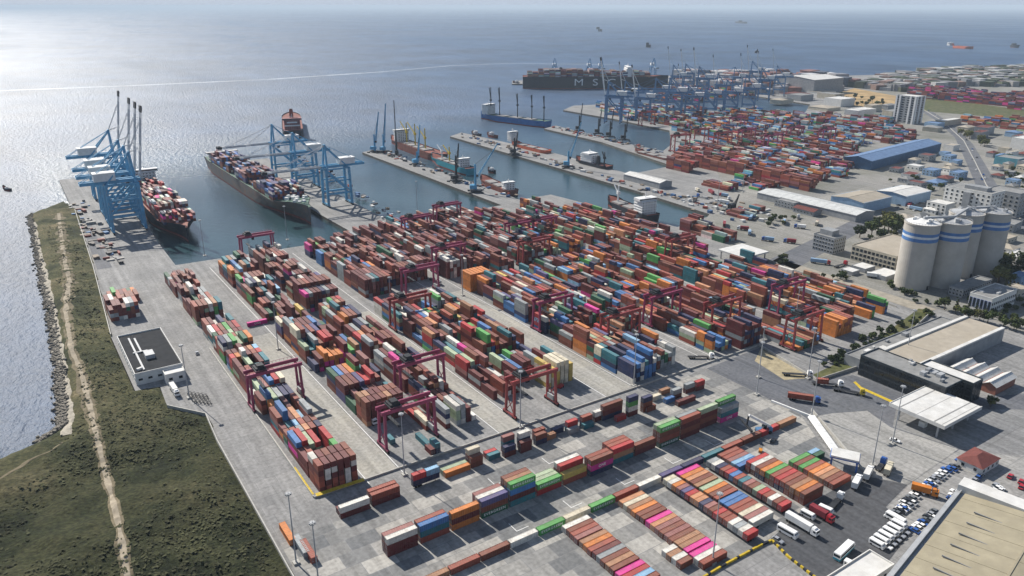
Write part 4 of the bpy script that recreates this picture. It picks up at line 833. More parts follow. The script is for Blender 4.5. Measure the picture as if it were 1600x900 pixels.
# the very long ship with white letters
A, B = Vector(P(817, 139, WZ)), Vector(P(1046, 139, WZ)); mdl = (A + B) / 2; dv = (B - A); an = math.atan2(dv.y, dv.x); LM = dv.length
nrm = Vector((-dv.y, dv.x)).normalized(); mc = mdl + nrm * 28
S3 = ship('very long black container ship lettered in white in the far harbour', mc.x, mc.y, an, LM, 56, 29, H_dark, rise=2, bridge=(LM * .22, 14, 50, 26, M_house), funnel=(-LM * .24, 10, 22, M_dark))
tmh = text_mesh('MSC', 27, M_white, 2.3); tmo = link('lettering', tmh, S3, (-4, -28.4, 16)); tmo.rotation_euler = (rad(90), 0, 0); tmo.scale = (1.25, .9, 1)
load('deck_containers', 'containers stacked high on the very long black ship', mc.x, mc.y, an, 29, [-LM / 2 + 18 + 14.5 * k for k in range(int((LM - 60) / 14.5))], 20, dict(maroon=5, brown=4, grey=6, navy=3, tan=2, white=2, mauve=3), 7, seed=4, hmin=3.5)
# smaller ships
def sp2(label, u0, v0, u1, v1, Bm, D, hm_, **k):
    A, B = Vector(P(u0, v0, WZ)), Vector(P(u1, v1, WZ)); m = (A + B) / 2; d = B - A
    return ship(label, m.x, m.y, math.atan2(d.y, d.x), d.length, Bm, D, hm_, **k), m, math.atan2(d.y, d.x), d.length
sp2('blue heavy lift ship with tall dark posts at the third pier', 856, 199, 752, 186, 26, 10, H_blue, deckm=M_deckg, bridge=(62, 14, 22, 18, M_house), hatches=3, hm=(-55, 45), masts=((-72, 44, 2, M_dark), (-44, 44, 2, M_dark), (-10, 44, 3, M_dark), (34, 52, 3, M_dark), (56, 50, 4, M_dark)))
sp2('bulk carrier with cream deck cranes behind the first pier', 690, 252, 612, 224, 24, 9, H_rust, bridge=(48, 10, 20, 18, M_house), hatches=4, hm=(-50, 38), masts=((-36, 30, 26, M_yel), (-2, 32, 26, M_yel), (28, 30, 22, M_yel)))
sp2('teal hulled cargo ship alongside the first pier', 735, 274, 675, 252, 18, 8, H_teal, bridge=(-36, 9, 15, 11, M_house), hatches=3, hm=(-24, 30), masts=((2, 20, 18, M_yel), (24, 18, 14, M_house)))
sp2('rusty dredger barge moored at the root of the first pier', 802, 306, 752, 284, 16, 5, H_rust, bridge=(-30, 9, 12, 9, M_house), hatches=2, hm=(-18, 24))
sp2('orange coaster with white bridge behind the second pier', 856, 243, 800, 229, 15, 6, H_red, deckm=mat('deck_orange', (.48, .13, .07), var=.2), bridge=(44, 9, 13, 14, M_house), hatches=3, hm=(-44, 32))
sp2('white and blue survey ship moored at the second pier', 952, 268, 900, 255, 15, 6, H_dark, bridge=(6, 22, 13, 13, M_house), funnel=(-12, 5, 10, M_dark), masts=((-24, 18, 5, M_dark),))
sp2('low rusty barge moored at the end of the third pier basin', 1048, 254, 992, 240, 14, 4, H_rust, hatches=3, hm=(-36, 36))
sp2('white superstructured ship moored at the yard edge basin', 1020, 350, 950, 322, 18, 8, H_dark, bridge=(-26, 14, 17, 16, M_house), hatches=2, hm=(-12, 28), masts=((22, 18, 8, M_house),))
sp2('small dark tug beside the second pier', 750, 214, 738, 211, 8, 3, H_dark, bridge=(2, 6, 6, 5, M_house)); sp2('small tug at the tip of the second pier', 776, 216, 762, 213, 8, 3, H_rust, bridge=(2, 6, 6, 5, M_house))
sp2('little white tender crossing between the first two piers', 773, 271, 763, 269, 6, 2.5, H_dark, bridge=(0, 5, 4, 4, M_house)); sp2('small launch out beyond the long far ship', 810, 132, 802, 131, 10, 4, H_dark, bridge=(-4, 7, 7, 6, M_house))
sp2('red hulled ship anchored far out on the right', 1490, 75, 1522, 77, 40, 20, H_red, bridge=(-100, 20, 30, 26, M_house), funnel=(-80, 12, 18, M_boot)); sp2('dark ship far out near the right edge', 1580, 74, 1592, 75, 30, 22, H_dark, bridge=(-16, 16, 22, 16, M_dark))
sp2('small ship with tall mast far out near the horizon', 934, 49, 941, 49, 40, 30, H_dark, bridge=(-20, 30, 26, 34, M_dark)); sp2('dark ship out in the bay beyond the long ship', 1009, 74, 1017, 74, 26, 22, H_dark, bridge=(-6, 16, 18, 22, M_dark))
sp2('pair-like small ship farthest out on the bay', 1150, 36, 1168, 37, 60, 35, H_dark, bridge=(-60, 40, 40, 26, M_dark)); sp2('small dark boat out in the bay above the far cranes', 1179, 83, 1186, 83, 14, 12, H_dark, bridge=(0, 14, 10, 9, M_dark))
for o_ in [o for o in COL.objects if o.name.startswith('cargo_ship') and not o.parent and dist(o.location.x, o.location.y) > 2600]: o_.scale = (.9, .8, .55)
sp2('small fishing boat off the grassy spit', 17, 299, 6, 297, 4, 1.6, H_dark, bridge=(0, 3, 2.6, 2.6, M_house), cat='boat', name='fishing_boat')
# mobile harbour cranes and slewing cranes of the piers
def make_mhc(m, label, jl, ang, twr):
    r = thing('harbour_crane', label, 'crane', group='slewing cranes on the piers')
    b = MB().box(-6, -5, 1.2, 6, 5, 2.6)
    for sx in (-1, 1):
        for sy in (-1, 1): b.obox(sx * 7, sy * 6.5, 0, 3, 3, 1.3, 0, 0)
    b.build('undercarriage', M_dark, r)
    MB().cyl((0, 0, 2.6), (0, 0, twr), 1.5, 1.1, n=8).obox(-2.5, 0, 4, 8, 5, 4.5).build('tower', m, r)
    MB().box(1.2, -1.2, twr * .55, 3.4, 1.2, twr * .55 + 2.6).build('cab', M_glass, r)
    j = MB(); c, s = math.cos(ang), math.sin(ang); z0 = twr * .5
    for a, b_ in ((-1, -1), (1, -1), (1, 1), (-1, 1)): j.beam((1.5 - a * s * .8, b_ * .9, z0 + a * c * .8), (1.5 + jl * c - a * s * .25, b_ * .3, z0 + jl * s + a * c * .25), .45)
    for k in range(9): t = k / 9; j.beam((1.5 + jl * c * t, -.9, z0 + jl * s * t), (1.5 + jl * c * (t + .1), .9, z0 + jl * s * (t + .1)), .3)
    j.build('jib', m, r); MB().beam((0, 0, twr), (1.5 + jl * c * .8, 0, z0 + jl * s * .8), .3).build('stay', M_dark, r)
    return r
for i, (u, v, m, jl, an_, tw, rz, lb) in enumerate([(586, 238, M_cblue, 46, 80, 26, -20, 'blue slewing crane with upright jib at the tip of the first pier'), (600, 238, M_cblue, 56, 82, 26, 60, 'second blue slewing crane with upright jib on the first pier'), (620, 244, M_dark, 60, 86, 34, 100, 'dark slewing crane with tallest jib on the first pier'),
        (652, 258, M_cblue, 44, 84, 18, 30, 'small blue slewing crane beside the bulk carrier'), (713, 284, M_dark, 30, 84, 32, 40, 'dark column crane halfway along the first pier'), (743, 300, M_cblue, 46, 58, 32, 8, 'blue slewing crane at the root of the first pier, jib right'),
        (804, 242, M_dark, 20, 80, 24, 20, 'dark column crane beside the orange coaster'), (888, 262, M_cblue, 50, 74, 22, 0, 'blue slewing crane with pale jib on the second pier'), (905, 205, M_dark, 34, 85, 26, 0, 'dark column crane leftmost on the third pier'), (935, 210, M_dark, 32, 85, 26, 0, 'dark column crane second from left on the third pier'),
        (953, 215, M_dark, 32, 85, 26, 0, 'dark column crane third from left on the third pier'), (976, 220, M_dark, 32, 85, 26, 0, 'dark column crane rightmost on the third pier'), (1145, 330, M_dark, 14, 60, 9, 40, 'small dark crane on the quay right of the basin')]):
    x, y = P(u, v); o = make_mhc(m, lb, jl, rad(an_), tw); o.location = (x, y, 0); o.rotation_euler = (0, 0, rad(rz) - YAW)

# ------------------------------------------------------------------ buildings
M_wallw = mat('wall_white', (.62, .61, .58), var=.12, scale=.3); M_wallg = mat('wall_grey', (.26, .27, .28), var=.2); M_wallb = mat('wall_beige', (.44, .40, .32), var=.18); M_brick = mat('wall_brick', (.26, .11, .08), var=.25, scale=.6)
M_wallblue = mat('wall_blue', (.22, .33, .46), var=.15); M_roofg = mat('roof_grey', (.24, .24, .235), var=.2, dirt=(.15, .15, .14)); M_roofb = mat('roof_beige', (.31, .275, .195), var=.16, scale=.12, dirt=(.25, .22, .16)); M_roofw = mat('roof_white', (.58, .575, .555), var=.16, scale=.2, dirt=(.48, .46, .42))
M_roofblue = mat('roof_blue', (.14, .22, .36), var=.15, dirt=(.1, .15, .27)); M_roofd = mat('roof_bitumen', (.020, .022, .026), rough=.95, var=.3, dirt=(.04, .04, .042)); M_roofr = mat('roof_red', (.15, .05, .042), var=.2, scale=.6); M_tan = mat('roof_tan', (.36, .32, .26), var=.14, scale=.15, dirt=(.30, .26, .2), dscale=.05)
WM = {}
def win_mesh(w_, h_, fm):
    key = (w_, h_, fm.name)
    if key not in WM:
        mb = MB().box(-w_ / 2 - .12, -.10, -h_ / 2 - .12, w_ / 2 + .12, .02, h_ / 2 + .12, 0).box(-w_ / 2, -.14, -h_ / 2, w_ / 2, -.06, h_ / 2, 1)
        o = mb.build('window', [fm, M_glass]); WM[key] = o.data; bpy.data.objects.remove(o)
    return WM[key]
def windows(r, L, x, y, face, rows, cols, w_, h_, z0, dz, fm=None):
    fm = fm or M_house
    for j in range(rows):
        for i in range(cols):
            t = (i + .5) / cols * L; o = link('window', win_mesh(w_, h_, fm), r)
            if face == 'y': o.location = (x + t, y - .02, z0 + j * dz)
            else: o.location = (x - .02, y + t, z0 + j * dz); o.rotation_euler = (0, 0, rad(-90))
def flat(name, label, x0, x1, y0, y1, h, wm, rm, cat='building', rz=0, parapet=.7, win=None, group=None, extra=None):
    r = thing(name, label, cat, (x0, y0, 0), rz, group); a, b = x1 - x0, y1 - y0
    MB().box(0, 0, -.2, a, b, h).build('wall', wm, r)
    q = MB().box(.35, .35, h - .1, a - .35, b - .35, h + .06)
    q.build('roof', rm, r)
    if parapet:
        p = MB()
        p.box(-.05, -.05, h - .02, a + .05, .3, h + parapet).box(-.05, b - .3, h - .02, a + .05, b + .05, h + parapet).box(-.05, .3, h - .02, .3, b - .3, h + parapet).box(a - .3, .3, h - .02, a + .05, b - .3, h + parapet); p.build('parapet', wm, r)
    for wd in (win or []):
        face, rows, cols, w_, h_, z0, dz = wd[:7]; windows(r, a if face == 'y' else b, 0, 0, face, rows, cols, w_, h_, z0, dz, wd[7] if len(wd) > 7 else None)
    if extra: extra(r, a, b, h)
    return r
def gable(name, label, x0, x1, y0, y1, h, rise, wm, rm, cat='warehouse', rz=0, along='x', group=None, win=None, n=1, ribs=True):
    r = thing(name, label, cat, (x0, y0, 0), rz, group); a, b = x1 - x0, y1 - y0; W, Rf = MB(), MB(); W.box(0, 0, -.2, a, b, h)
    for k in range(n):
        if along == 'x':
            v0, v1 = b * k / n, b * (k + 1) / n; vm = (v0 + v1) / 2
            for s in (0, a): W.face([(s, v0, h), (s, v1, h), (s, vm, h + rise)][::(1 if s else -1)])
            pr = [(-.6, v0 - (.5 if k == 0 else 0), h - .15), (-.6, vm, h + rise + .12), (-.6, v1 + (.5 if k == n - 1 else 0), h - .15)]
            q = [(a + .6, p[1], p[2]) for p in pr]
        else:
            v0, v1 = a * k / n, a * (k + 1) / n; vm = (v0 + v1) / 2
            for s in (0, b): W.face([(v0, s, h), (v1, s, h), (vm, s, h + rise)][::(-1 if s else 1)])
            pr = [(v0 - .5, -.6, h - .15), (vm, -.6, h + rise + .12), (v1 + .5, -.6, h - .15)]; q = [(p[0], b + .6, p[2]) for p in pr]
        for i in (0, 1):
            Rf.face([pr[i], q[i], q[i + 1], pr[i + 1]]); Rf.beam(pr[i], pr[i + 1], .3, .3)
            for t in range(1, 12): Rf.beam(Vector(pr[i]).lerp(Vector(q[i]), t / 12) + Vector((0, 0, .05)), Vector(pr[i + 1]).lerp(Vector(q[i + 1]), t / 12) + Vector((0, 0, .05)), .25, .12) if ribs else None
        Rf.beam(Vector(pr[1]) + Vector((0, 0, .05)), Vector(q[1]) + Vector((0, 0, .05)), .7, .25)
    W.build('wall', wm, r); Rf.build('roof', rm, r)
    for wd in (win or []): windows(r, a if wd[0] == 'y' else b, 0, 0, *wd[:7])
    return r
def hvac(n, seed, zone):
    def f(r, a, b, h):
        q = random.Random(seed)
        for k in range(n):
            x, y = a * q.uniform(zone[0], zone[1]), b * q.uniform(zone[2], zone[3]); MB().obox(x, y, h + .05, q.uniform(1.5, 5), q.uniform(1.2, 3), q.uniform(.8, 2.2)).build('roof_unit', q.choice([M_roofw, M_steel, M_wallg]), r)
    return f
office = flat('office_building', 'long dark glass office block with flat roof facing the road', 303, 320, -108, -59, 12, mat('curtain_wall', (.035, .045, .052), rough=.2, var=.3, scale=.15), M_roofg, 'office', win=[('x', 3, 16, 2.7, 2.7, 2.2, 3.9, M_dark), ('y', 3, 5, 2.9, 2.7, 2.2, 3.9, M_dark)], extra=hvac(9, 2, (.2, .9, .1, .6)))
flat('office_building', 'black glass office annexe with white roof beside the brick sheds', 321, 331, -113, -84, 11.5, MATS['curtain_wall'], M_roofw, 'office', win=[('y', 3, 3, 2.7, 2.7, 2, 3.6, M_dark), ('x', 3, 8, 2.7, 2.7, 2, 3.6, M_dark)])
flat('market_hall', 'wide flat tan roofed hall with white edge strips behind the office', 321, 420, -83, -58, 9, M_wallg, M_tan, 'hall', parapet=0, extra=lambda r, a, b, h: [MB().box(0, q, h + .07, a, q + 2.2, h + 1.0).build('roof_edge', M_roofw, r) for q in (0, b - 2.2)])
flat('market_hall', 'low grey roofed wing along the green strip', 309, 414, -57.5, -46, 6, M_wallg, M_roofg, 'hall', extra=hvac(5, 5, (.1, .8, .2, .8)))
gable('storage_shed', 'four bay brick shed with white gabled roofs', 342, 364, -116, -88, 5, 1.8, M_brick, M_roofw, 'shed', n=4)
cn = thing('gate_canopy', 'white slatted gate canopy on columns over the truck lanes', 'canopy', (270, -125.5, 0)); q = MB().box(0, 0, 7.6, 35, 28, 8.9)
for y_, w_ in ((5, .7), (22.5, .7), (14, .2), (1.5, .25)): q.box(0.02, y_, 8.86, 34.98, y_ + w_, 8.94, 1)
q.box(-.3, -.3, 7.3, 35.3, 0, 9.2).box(-.3, 28, 7.3, 35.3, 28.3, 9.2).box(-.3, 0, 7.3, 0, 28, 9.2); q.build('roof', [M_roofw, M_roofg], cn)
for x in (3, 17.5, 32):
    for y in (4, 24): MB().box(x - .4, y - .4, 0, x + .4, y + .4, 7.6).build('column', M_steel, cn)
for k in range(3): MB().box(6 + k * 9, 12, 0, 9 + k * 9, 15, 3).build('booth', M_wallw, cn)
def hip(name, label, x0, x1, y0, y1, h, rise, wm, rm, cat='house', group=None, rz=0, win=True):
    r = thing(name, label, cat, (x0, y0, 0), rz, group); a, b = x1 - x0, y1 - y0; MB().box(0, 0, -.2, a, b, h).build('wall', wm, r); k = min(a, b) / 2; e = .5
    A = [(-e, -e, h - .05), (a + e, -e, h - .05), (a + e, b + e, h - .05), (-e, b + e, h - .05)]; R0, R1 = ((k, b / 2, h + rise), (a - k, b / 2, h + rise)) if a >= b else ((a / 2, k, h + rise), (a / 2, b - k, h + rise))
    m = MB()
    if a >= b: [m.face(f) for f in ([A[0], A[1], R1, R0], [A[1], A[2], R1], [A[2], A[3], R0, R1], [A[3], A[0], R0])]
    else: [m.face(f) for f in ([A[0], A[1], R0], [A[1], A[2], R1, R0], [A[2], A[3], R1], [A[3], A[0], R0, R1])]
    m.build('roof', rm, r)
    if win: windows(r, a, 0, 0, 'y', 1, max(2, int(a / 4)), 1.4, 1.4, h * .55, 3); windows(r, b, 0, 0, 'x', 1, max(2, int(b / 4)), 1.4, 1.4, h * .55, 3)
    return r
hip('guard_house', 'small red roofed house beside the gate canopy', 256, 272, -151, -140, 4, 2.2, M_wallw, M_roofr)
wh = gable('warehouse', 'huge beige roofed warehouse in the bottom right corner', 0, 120, 0, 56, 13, 2.4, M_wallg, M_roofb); wh.location = (221, -160, 0); wh.rotation_euler = (0, 0, rad(190.4))
MB().box(-2.5, -2, 12.6, 5, 57, 15.9).build('end_parapet', M_roofw, wh); MB().box(5.1, -2.2, 12, 120, -.7, 13.2).box(5.1, -.66, 12, 120, -.2, 14).build('gutter', M_steel, wh)
for k in range(9):
    for a_ in (18, 14): MB().box(a_ + 9 * k, 8 if a_ == 18 else 36, 14.0, a_ + .4 + 9 * k, 20 if a_ == 18 else 50, 14.55).build('skylight', M_roofg, wh)
flat('site_office', 'white flat roofed office cabin beside the beige warehouse', 134, 163, -165, -155, 4, M_wallw, M_roofw, win=[('x', 1, 3, 1.6, 1.2, 2.2, 3), ('y', 1, 8, 1.6, 1.2, 2.2, 3)])
flat('site_office', 'pale flat roofed shed between the cabin and the warehouse', 118, 150, -177, -166, 5, M_wallb, M_roofw, win=[('x', 1, 3, 1.6, 1.2, 2.6, 3)])
sub = flat('substation', 'pale low building with dark flat roof on the left apron', -45.2, -20, 158, 221, 6.5, M_wallw, M_roofd, parapet=.9, win=[('y', 1, 5, 2.2, 1.3, 3.2, 3), ('x', 1, 12, 2.2, 1.3, 3.2, 3)], extra=lambda r, a, b, h: [MB().box(9, 18, h + .1, 14, 26, h + 2.6).box(4, 30, h + .1, 12, 31, h + .9).box(5, 4, h + .1, 6, 56, h + .7).box(8, 30, h + .1, 9, 54, h + .7).build('roof_duct', M_steel, r), MB().obox(3.5, 6, h + .1, 3, 1.6, 1.2, .4).build('roof_unit', M_roofw, r)])
flat('switch_room', 'white switch room in front of the dark roofed building', -31, -20.5, 150, 157.5, 5.5, M_wallw, M_roofw, win=[('y', 1, 2, 2, 1.6, 2.8, 3)])
# silos
M_silo = mat('silo_concrete', (.41, .39, .355), var=.12, scale=.12, dirt=(.35, .32, .28), dscale=.05, damt=.5); M_band = mat('silo_band', (.07, .17, .38), var=.15); M_bandw = mat('silo_band_pale', (.52, .55, .58), var=.1)
sil = [(474, 8, 'concrete silo with blue bands, biggest and nearest the yard'), (496, -3, 'concrete silo with blue bands, second from the left'), (530, 4.5, 'concrete silo with blue bands, third from the left'), (552.5, -5, 'concrete silo with blue bands, rightmost')]
for i, (x, y, lb) in enumerate(sil):
    r = thing('silo', lb, 'silo', (x, y, 0), group='concrete silos')
    MB().cyl((0, 0, 0), (0, 0, 49), 12.2, 12.2, n=48).cyl((0, 0, 49), (0, 0, 50), 12.6, 12.6, n=48).build('shell', M_silo, r)
    for z, h, m in ((36.8, 2.6, M_band), (39.4, 1.7, M_bandw), (41.1, 2.2, M_band)): MB().cyl((0, 0, z), (0, 0, z + h), 12.24, 12.24, n=48).build('band', m, r)
    t = MB().cyl((0, 0, 50), (0, 0, 52), 11.5, 3, n=32)
    for k in range(7): a = RR.uniform(0, 6.3); q = RR.uniform(3, 8); t.obox(q * math.cos(a), q * math.sin(a), 50.4, RR.uniform(1, 3), RR.uniform(1, 3), RR.uniform(1.6, 3.4), a)
    t.build('top_gear', M_house if i == 0 else M_steel, r)
    p = MB()
    for k in range(40): a = 2 * math.pi * k / 40; b = 2 * math.pi * (k + 1) / 40; p.beam((12.3 * math.cos(a), 12.3 * math.sin(a), 51.2), (12.3 * math.cos(b), 12.3 * math.sin(b), 51.2), .12); p.beam((12.3 * math.cos(a), 12.3 * math.sin(a), 50), (12.3 * math.cos(a), 12.3 * math.sin(a), 51.2), .1)
    p.build('railing', M_steel, r); MB().box(-.9, -12.7, 0, .9, -12, 3).build('door', M_dark, r)
gal = thing('conveyor_bridge', 'grey conveyor gallery linking the tops of the silos', 'conveyor', (0, 0, 0)); gq = MB()
for (a, b) in zip(sil, sil[1:]): gq.beam((a[0], a[1], 53), (b[0], b[1], 53), 1.5, 1.6)
gq.build('gallery', M_steel, gal); gq = MB()
for a in sil: gq.beam((a[0], a[1], 50), (a[0], a[1], 52.4), 1.0)
gq.build('support', M_steel, gal)
flat('grain_office', 'low dark building at the foot of the silos', 478, 520, -28, -18, 6, M_wallg, M_roofg, win=[('x', 2, 4, 1.5, 1.2, 2, 2.6), ('y', 2, 14, 1.5, 1.2, 2, 2.6)])
flat('school_block', 'white building with tall blue windows and grey roof below the silos', 462, 497, -55, -40, 11, M_wallw, M_roofg, win=[('x', 1, 6, 1.5, 6.5, 5.5, 3, mat('blue_frame', (.05, .12, .4))), ('y', 2, 12, 1.6, 2, 3, 4, M_house)], extra=hvac(4, 8, (.1, .8, .1, .8)))
flat('admin_block', 'dark grey four storey office block by the side road', 491, 508, 88, 108, 14, M_wallg, M_roofg, 'office', win=[('x', 4, 7, 1.7, 1.6, 2.2, 3.3), ('y', 4, 6, 1.7, 1.6, 2.2, 3.3)], extra=lambda r, a, b, h: MB().box(5, 6, h, 15, 18, h + 4.5).build('penthouse', M_wallg, r))
flat('workshop_block', 'long beige concrete block with rows of square windows left of the silos', 491, 548, 32, 71, 13, M_wallb, M_tan, win=[('x', 3, 11, 2.4, 2.3, 3, 3.8, M_wallb), ('y', 3, 14, 2.4, 2.3, 3, 3.8, M_wallb)])
for x0, x1, y0, y1, h, lb in ((470, 484, 44, 56, 3.5, 'small white roofed shed in front of the beige block'), (466, 486, 24, 38, 3.5, 'wider white roofed shed in front of the beige block'), (456, 466, 46, 56, 3, 'low grey roofed shed beside the bushes in front of the beige block')): flat('low_shed', lb, x0, x1, y0, y1, h, M_wallg, M_roofw, 'shed', parapet=.2)
flat('apartment_building', 'white apartment block with rows of small dark windows and grey core', 719, 745, 72, 118, 26, M_wallw, M_roofg, win=[('x', 6, 9, 1.8, 1.9, 3, 4, M_wallw), ('y', 6, 4, 1.8, 1.9, 3, 4, M_wallw)], extra=lambda r, a, b, h: [MB().box(-2.2, 19, 0, -.2, 26, h - 2).build('core', M_wallg, r), MB().box(6, 8, h, 16, 30, h + 3.5).build('penthouse', M_wallg, r)])
flat('apartment_building', 'lower white wing left of the apartment block', 700, 717.5, 104, 124, 11, M_wallw, M_roofw, win=[('x', 3, 4, 1.8, 1.9, 2.4, 3.3, M_wallw)])
flat('apartment_building', 'grey apartment block right behind the white one', 752, 775, 60, 92, 24, M_wallg, M_roofg, win=[('x', 5, 6, 2, 2, 3, 4.2), ('y', 5, 4, 2, 2, 3, 4.2)])
gable('warehouse', 'long low warehouse with pale metal roof along the side road', 603, 634, 140, 260, 7, 2.2, M_wallg, mat('roof_pale', (.5, .51, .5), var=.14, dirt=(.4, .4, .39)), along='y')
gable('warehouse', 'blue grey warehouse with tan roof behind the long low one', 640, 690, 156, 194, 11, 2, M_wallblue, M_tan)
gable('warehouse', 'blue warehouse with white roof edge and open columns', 704, 752, 148, 182, 11, 1.8, M_wallblue, M_roofw)
gable('warehouse', 'long blue roofed warehouse in the far container yard', 849, 1062, 280, 318, 12, 4, mat('wall_deep_blue', (.05, .11, .2), var=.2), M_roofblue, rz=rad(6.5))
gable('warehouse', 'smaller blue roofed shed left of the long blue warehouse', *(lambda p: (p[0], p[0] + 70, p[1], p[1] + 22))(P(1252, 253)), 7, 2, M_wallblue, M_roofblue)
flat('stores_building', 'dark flat roofed store left of the long low warehouse', 592, 602, 204, 228, 7, M_wallg, M_roofg, win=[('x', 2, 6, 1.6, 1.4, 2.2, 3)]); gable('stores_building', 'dark store with reddish roof beside the long low warehouse', 586, 600, 176, 200, 5, 1.6, M_wallg, M_roofr, along='y', win=[('x', 1, 6, 1.6, 1.4, 2.6, 3)])
dk = thing('dock_canopy', 'white roofed dock canopy at the end of the basin', 'canopy', (402, 108, 0)); MB().box(0, 0, 7, 30, 28, 8.2).build('roof', M_roofw, dk)
for x in (2, 28):
    for y in (2, 14, 26): MB().box(x - .4, y - .4, 0, x + .4, y + .4, 7).build('column', M_steel, dk)
gable('transit_shed', 'pale roofed transit shed on the second pier', *(lambda p: (p[0] - 4, p[0] + 16, p[1] - 62, p[1]))(P(978, 280)), 7, 2, M_wallg, M_roofw, along='y')
flat('tower_block', 'tall dark tower block with white vertical bands in the far town', 1288, 1318, 478, 516, 48, M_wallg, M_roofw, win=[('x', 11, 4, 5.5, 2.2, 4, 4.1), ('y', 11, 2, 5, 2.2, 4, 4.1)], extra=lambda r, a, b, h: [MB().box(-.8, q, 0, -.2, q + 3.2, h + 1).build('pilaster', M_house, r) for q in (-.2, 9, 28.5, 35)] + [MB().box(q, -.8, 0, q + 4, -.2, h + 1).build('pilaster', M_house, r) for q in (1, 13, 25)])
fw = gable('warehouse', 'huge grey warehouse with white roof on the far shore', 1565, 1680, 885, 992, 34, 5, M_wallg, M_roofw, along='x', ribs=False)
flat('white_store', 'white walled store beyond the highway at the right edge', *(lambda p: (p[0], p[0] + 40, p[1] - 36, p[1]))(P(1577, 232)), 16, M_wallw, M_roofw)
flat('teal_store', 'teal walled store beyond the highway', *(lambda p: (p[0], p[0] + 26, p[1] - 30, p[1]))(P(1552, 256)), 10, mat('wall_teal', (.08, .24, .30), var=.2), M_roofg)
flat('barn', 'long white topped building near the far highway bend', *(lambda p: (p[0], p[0] + 60, p[1] - 16, p[1]))(P(1460, 196)), 9, M_wallb, M_roofw)
# town houses seen one by one
HOUSE = [(M_wallw, M_roofr), (M_wallb, M_roofg), (M_wallw, M_roofw), (M_wallg, M_roofg), (M_wallb, M_tan), (M_wallblue, M_roofblue), (M_wallw, M_tan), (M_wallg, M_roofr)]
WN = {M_roofr.name: 'red', M_roofg.name: 'grey', M_roofw.name: 'white', M_tan.name: 'tan', M_roofblue.name: 'blue'}
hr = random.Random(21)
def town(n, pg, sizes, hs, place):
    poly = lpx(pg); xs = [p[0] for p in poly]; ys = [p[1] for p in poly]; put = []; tries = 0
    while len(put) < n and tries < 3000:
        tries += 1; x, y = hr.uniform(min(xs), max(xs)), hr.uniform(min(ys), max(ys))
        if not inside(x, y, poly) or any(math.hypot(x - a, y - b) < sizes[1] * 1.25 for a, b, *_ in put): continue
        if proj_u(x, y) > 1640 or inside(x, y, HWY): continue
        put.append((x, y))
    by = {}
    for x, y in put:
        wm, rm = hr.choice(HOUSE); a, b, h = hr.uniform(*sizes), hr.uniform(*sizes) * .8, hr.uniform(*hs)
        f = hr.random(); rz = hr.choice([0, 0, .12, -.1])
        o = flat('town_building', 'x', x, x + a, y, y + b, h, wm, rm, 'building', rz, .5, win=[('x', max(1, int(h / 3.6)), 3, 1.6, 1.5, 2.2, 3.4), ('y', max(1, int(h / 3.6)), 3, 1.6, 1.5, 2.2, 3.4)] if x < 1000 else None) if f < .5 else hip('town_house', 'x', x, x + a, y, y + b, h * .7, 2.4, wm, rm, win=x < 1000, rz=rz)
        o['group'] = 'buildings ' + place; by.setdefault(WN[rm.name], []).append(o)
    for c, os_ in by.items():
        if len(os_) == 1: os_[0]['label'] = f'the only {c} roofed building {place}'
        else: series(os_, f'{c} roofed building {place}, #')
HWY = lpx([(u - 9, v) for u, v in rl] + [(u + 9, v) for u, v in rr_])
town(48, [(1545, 238), (1605, 240), (1605, 335), (1575, 305), (1556, 268)], (9, 18), (5, 11), 'beyond the highway at the right edge')
town(22, [(1395, 270), (1490, 235), (1500, 288), (1430, 300)], (12, 22), (5, 9), 'between the blue warehouse and the highway')
town(12, [(1560, 355), (1605, 360), (1605, 430), (1565, 400)], (12, 24), (4, 8), 'at the right edge behind the silos')
town(12, [(1560, 440), (1605, 440), (1605, 475), (1575, 470)], (10, 16), (4, 7), 'right of the silos')
town(40, [(1190, 162), (1300, 138), (1330, 168), (1290, 180), (1270, 172)], (26, 60), (8, 18), 'by the far docks')
town(12, [(1330, 172), (1395, 172), (1395, 195), (1340, 188)], (20, 40), (8, 14), 'left of the tower block')
town(22, [(1440, 205), (1470, 200), (1600, 212), (1600, 222), (1520, 216)], (16, 34), (6, 12), 'below the far meadow')
ft = MB()
def clutter(n, pg, sizes, hs, cols):
    poly = lpx(pg); xs = [p[0] for p in poly]; ys = [p[1] for p in poly]; k = 0; t = 0
    while k < n and t < n * 30:
        t += 1; x, y = hr.uniform(min(xs), max(xs)), hr.uniform(min(ys), max(ys))
        if inside(x, y, poly):
            c = hr.choice(cols); vv = hr.uniform(.7, 1.2); c = tuple(q * vv for q in c); ft.obox(x, y, 0, hr.uniform(*sizes), hr.uniform(*sizes), hr.uniform(*hs), hr.choice([0, .2, 1.1]), c=c); k += 1
clutter(900, [(1330, 136), (1400, 119), (1480, 111), (1640, 107), (1640, 136), (1500, 134), (1440, 146)], (14, 40), (6, 18), [(.36, .35, .34), (.22, .22, .23), (.15, .16, .17), (.24, .16, .13), (.07, .085, .05), (.06, .075, .045), (.45, .45, .44)])
clutter(260, [(1180, 147), (1060, 130), (1060, 119), (1200, 118), (1290, 121), (1340, 134), (1270, 148)], (14, 44), (8, 24), [(.3, .3, .32), (.12, .14, .18), (.25, .12, .1), (.5, .5, .5)])
stuff(ft.build('distant_town', mat_attr('town_walls')), 'far town and dock clutter along the distant shore')
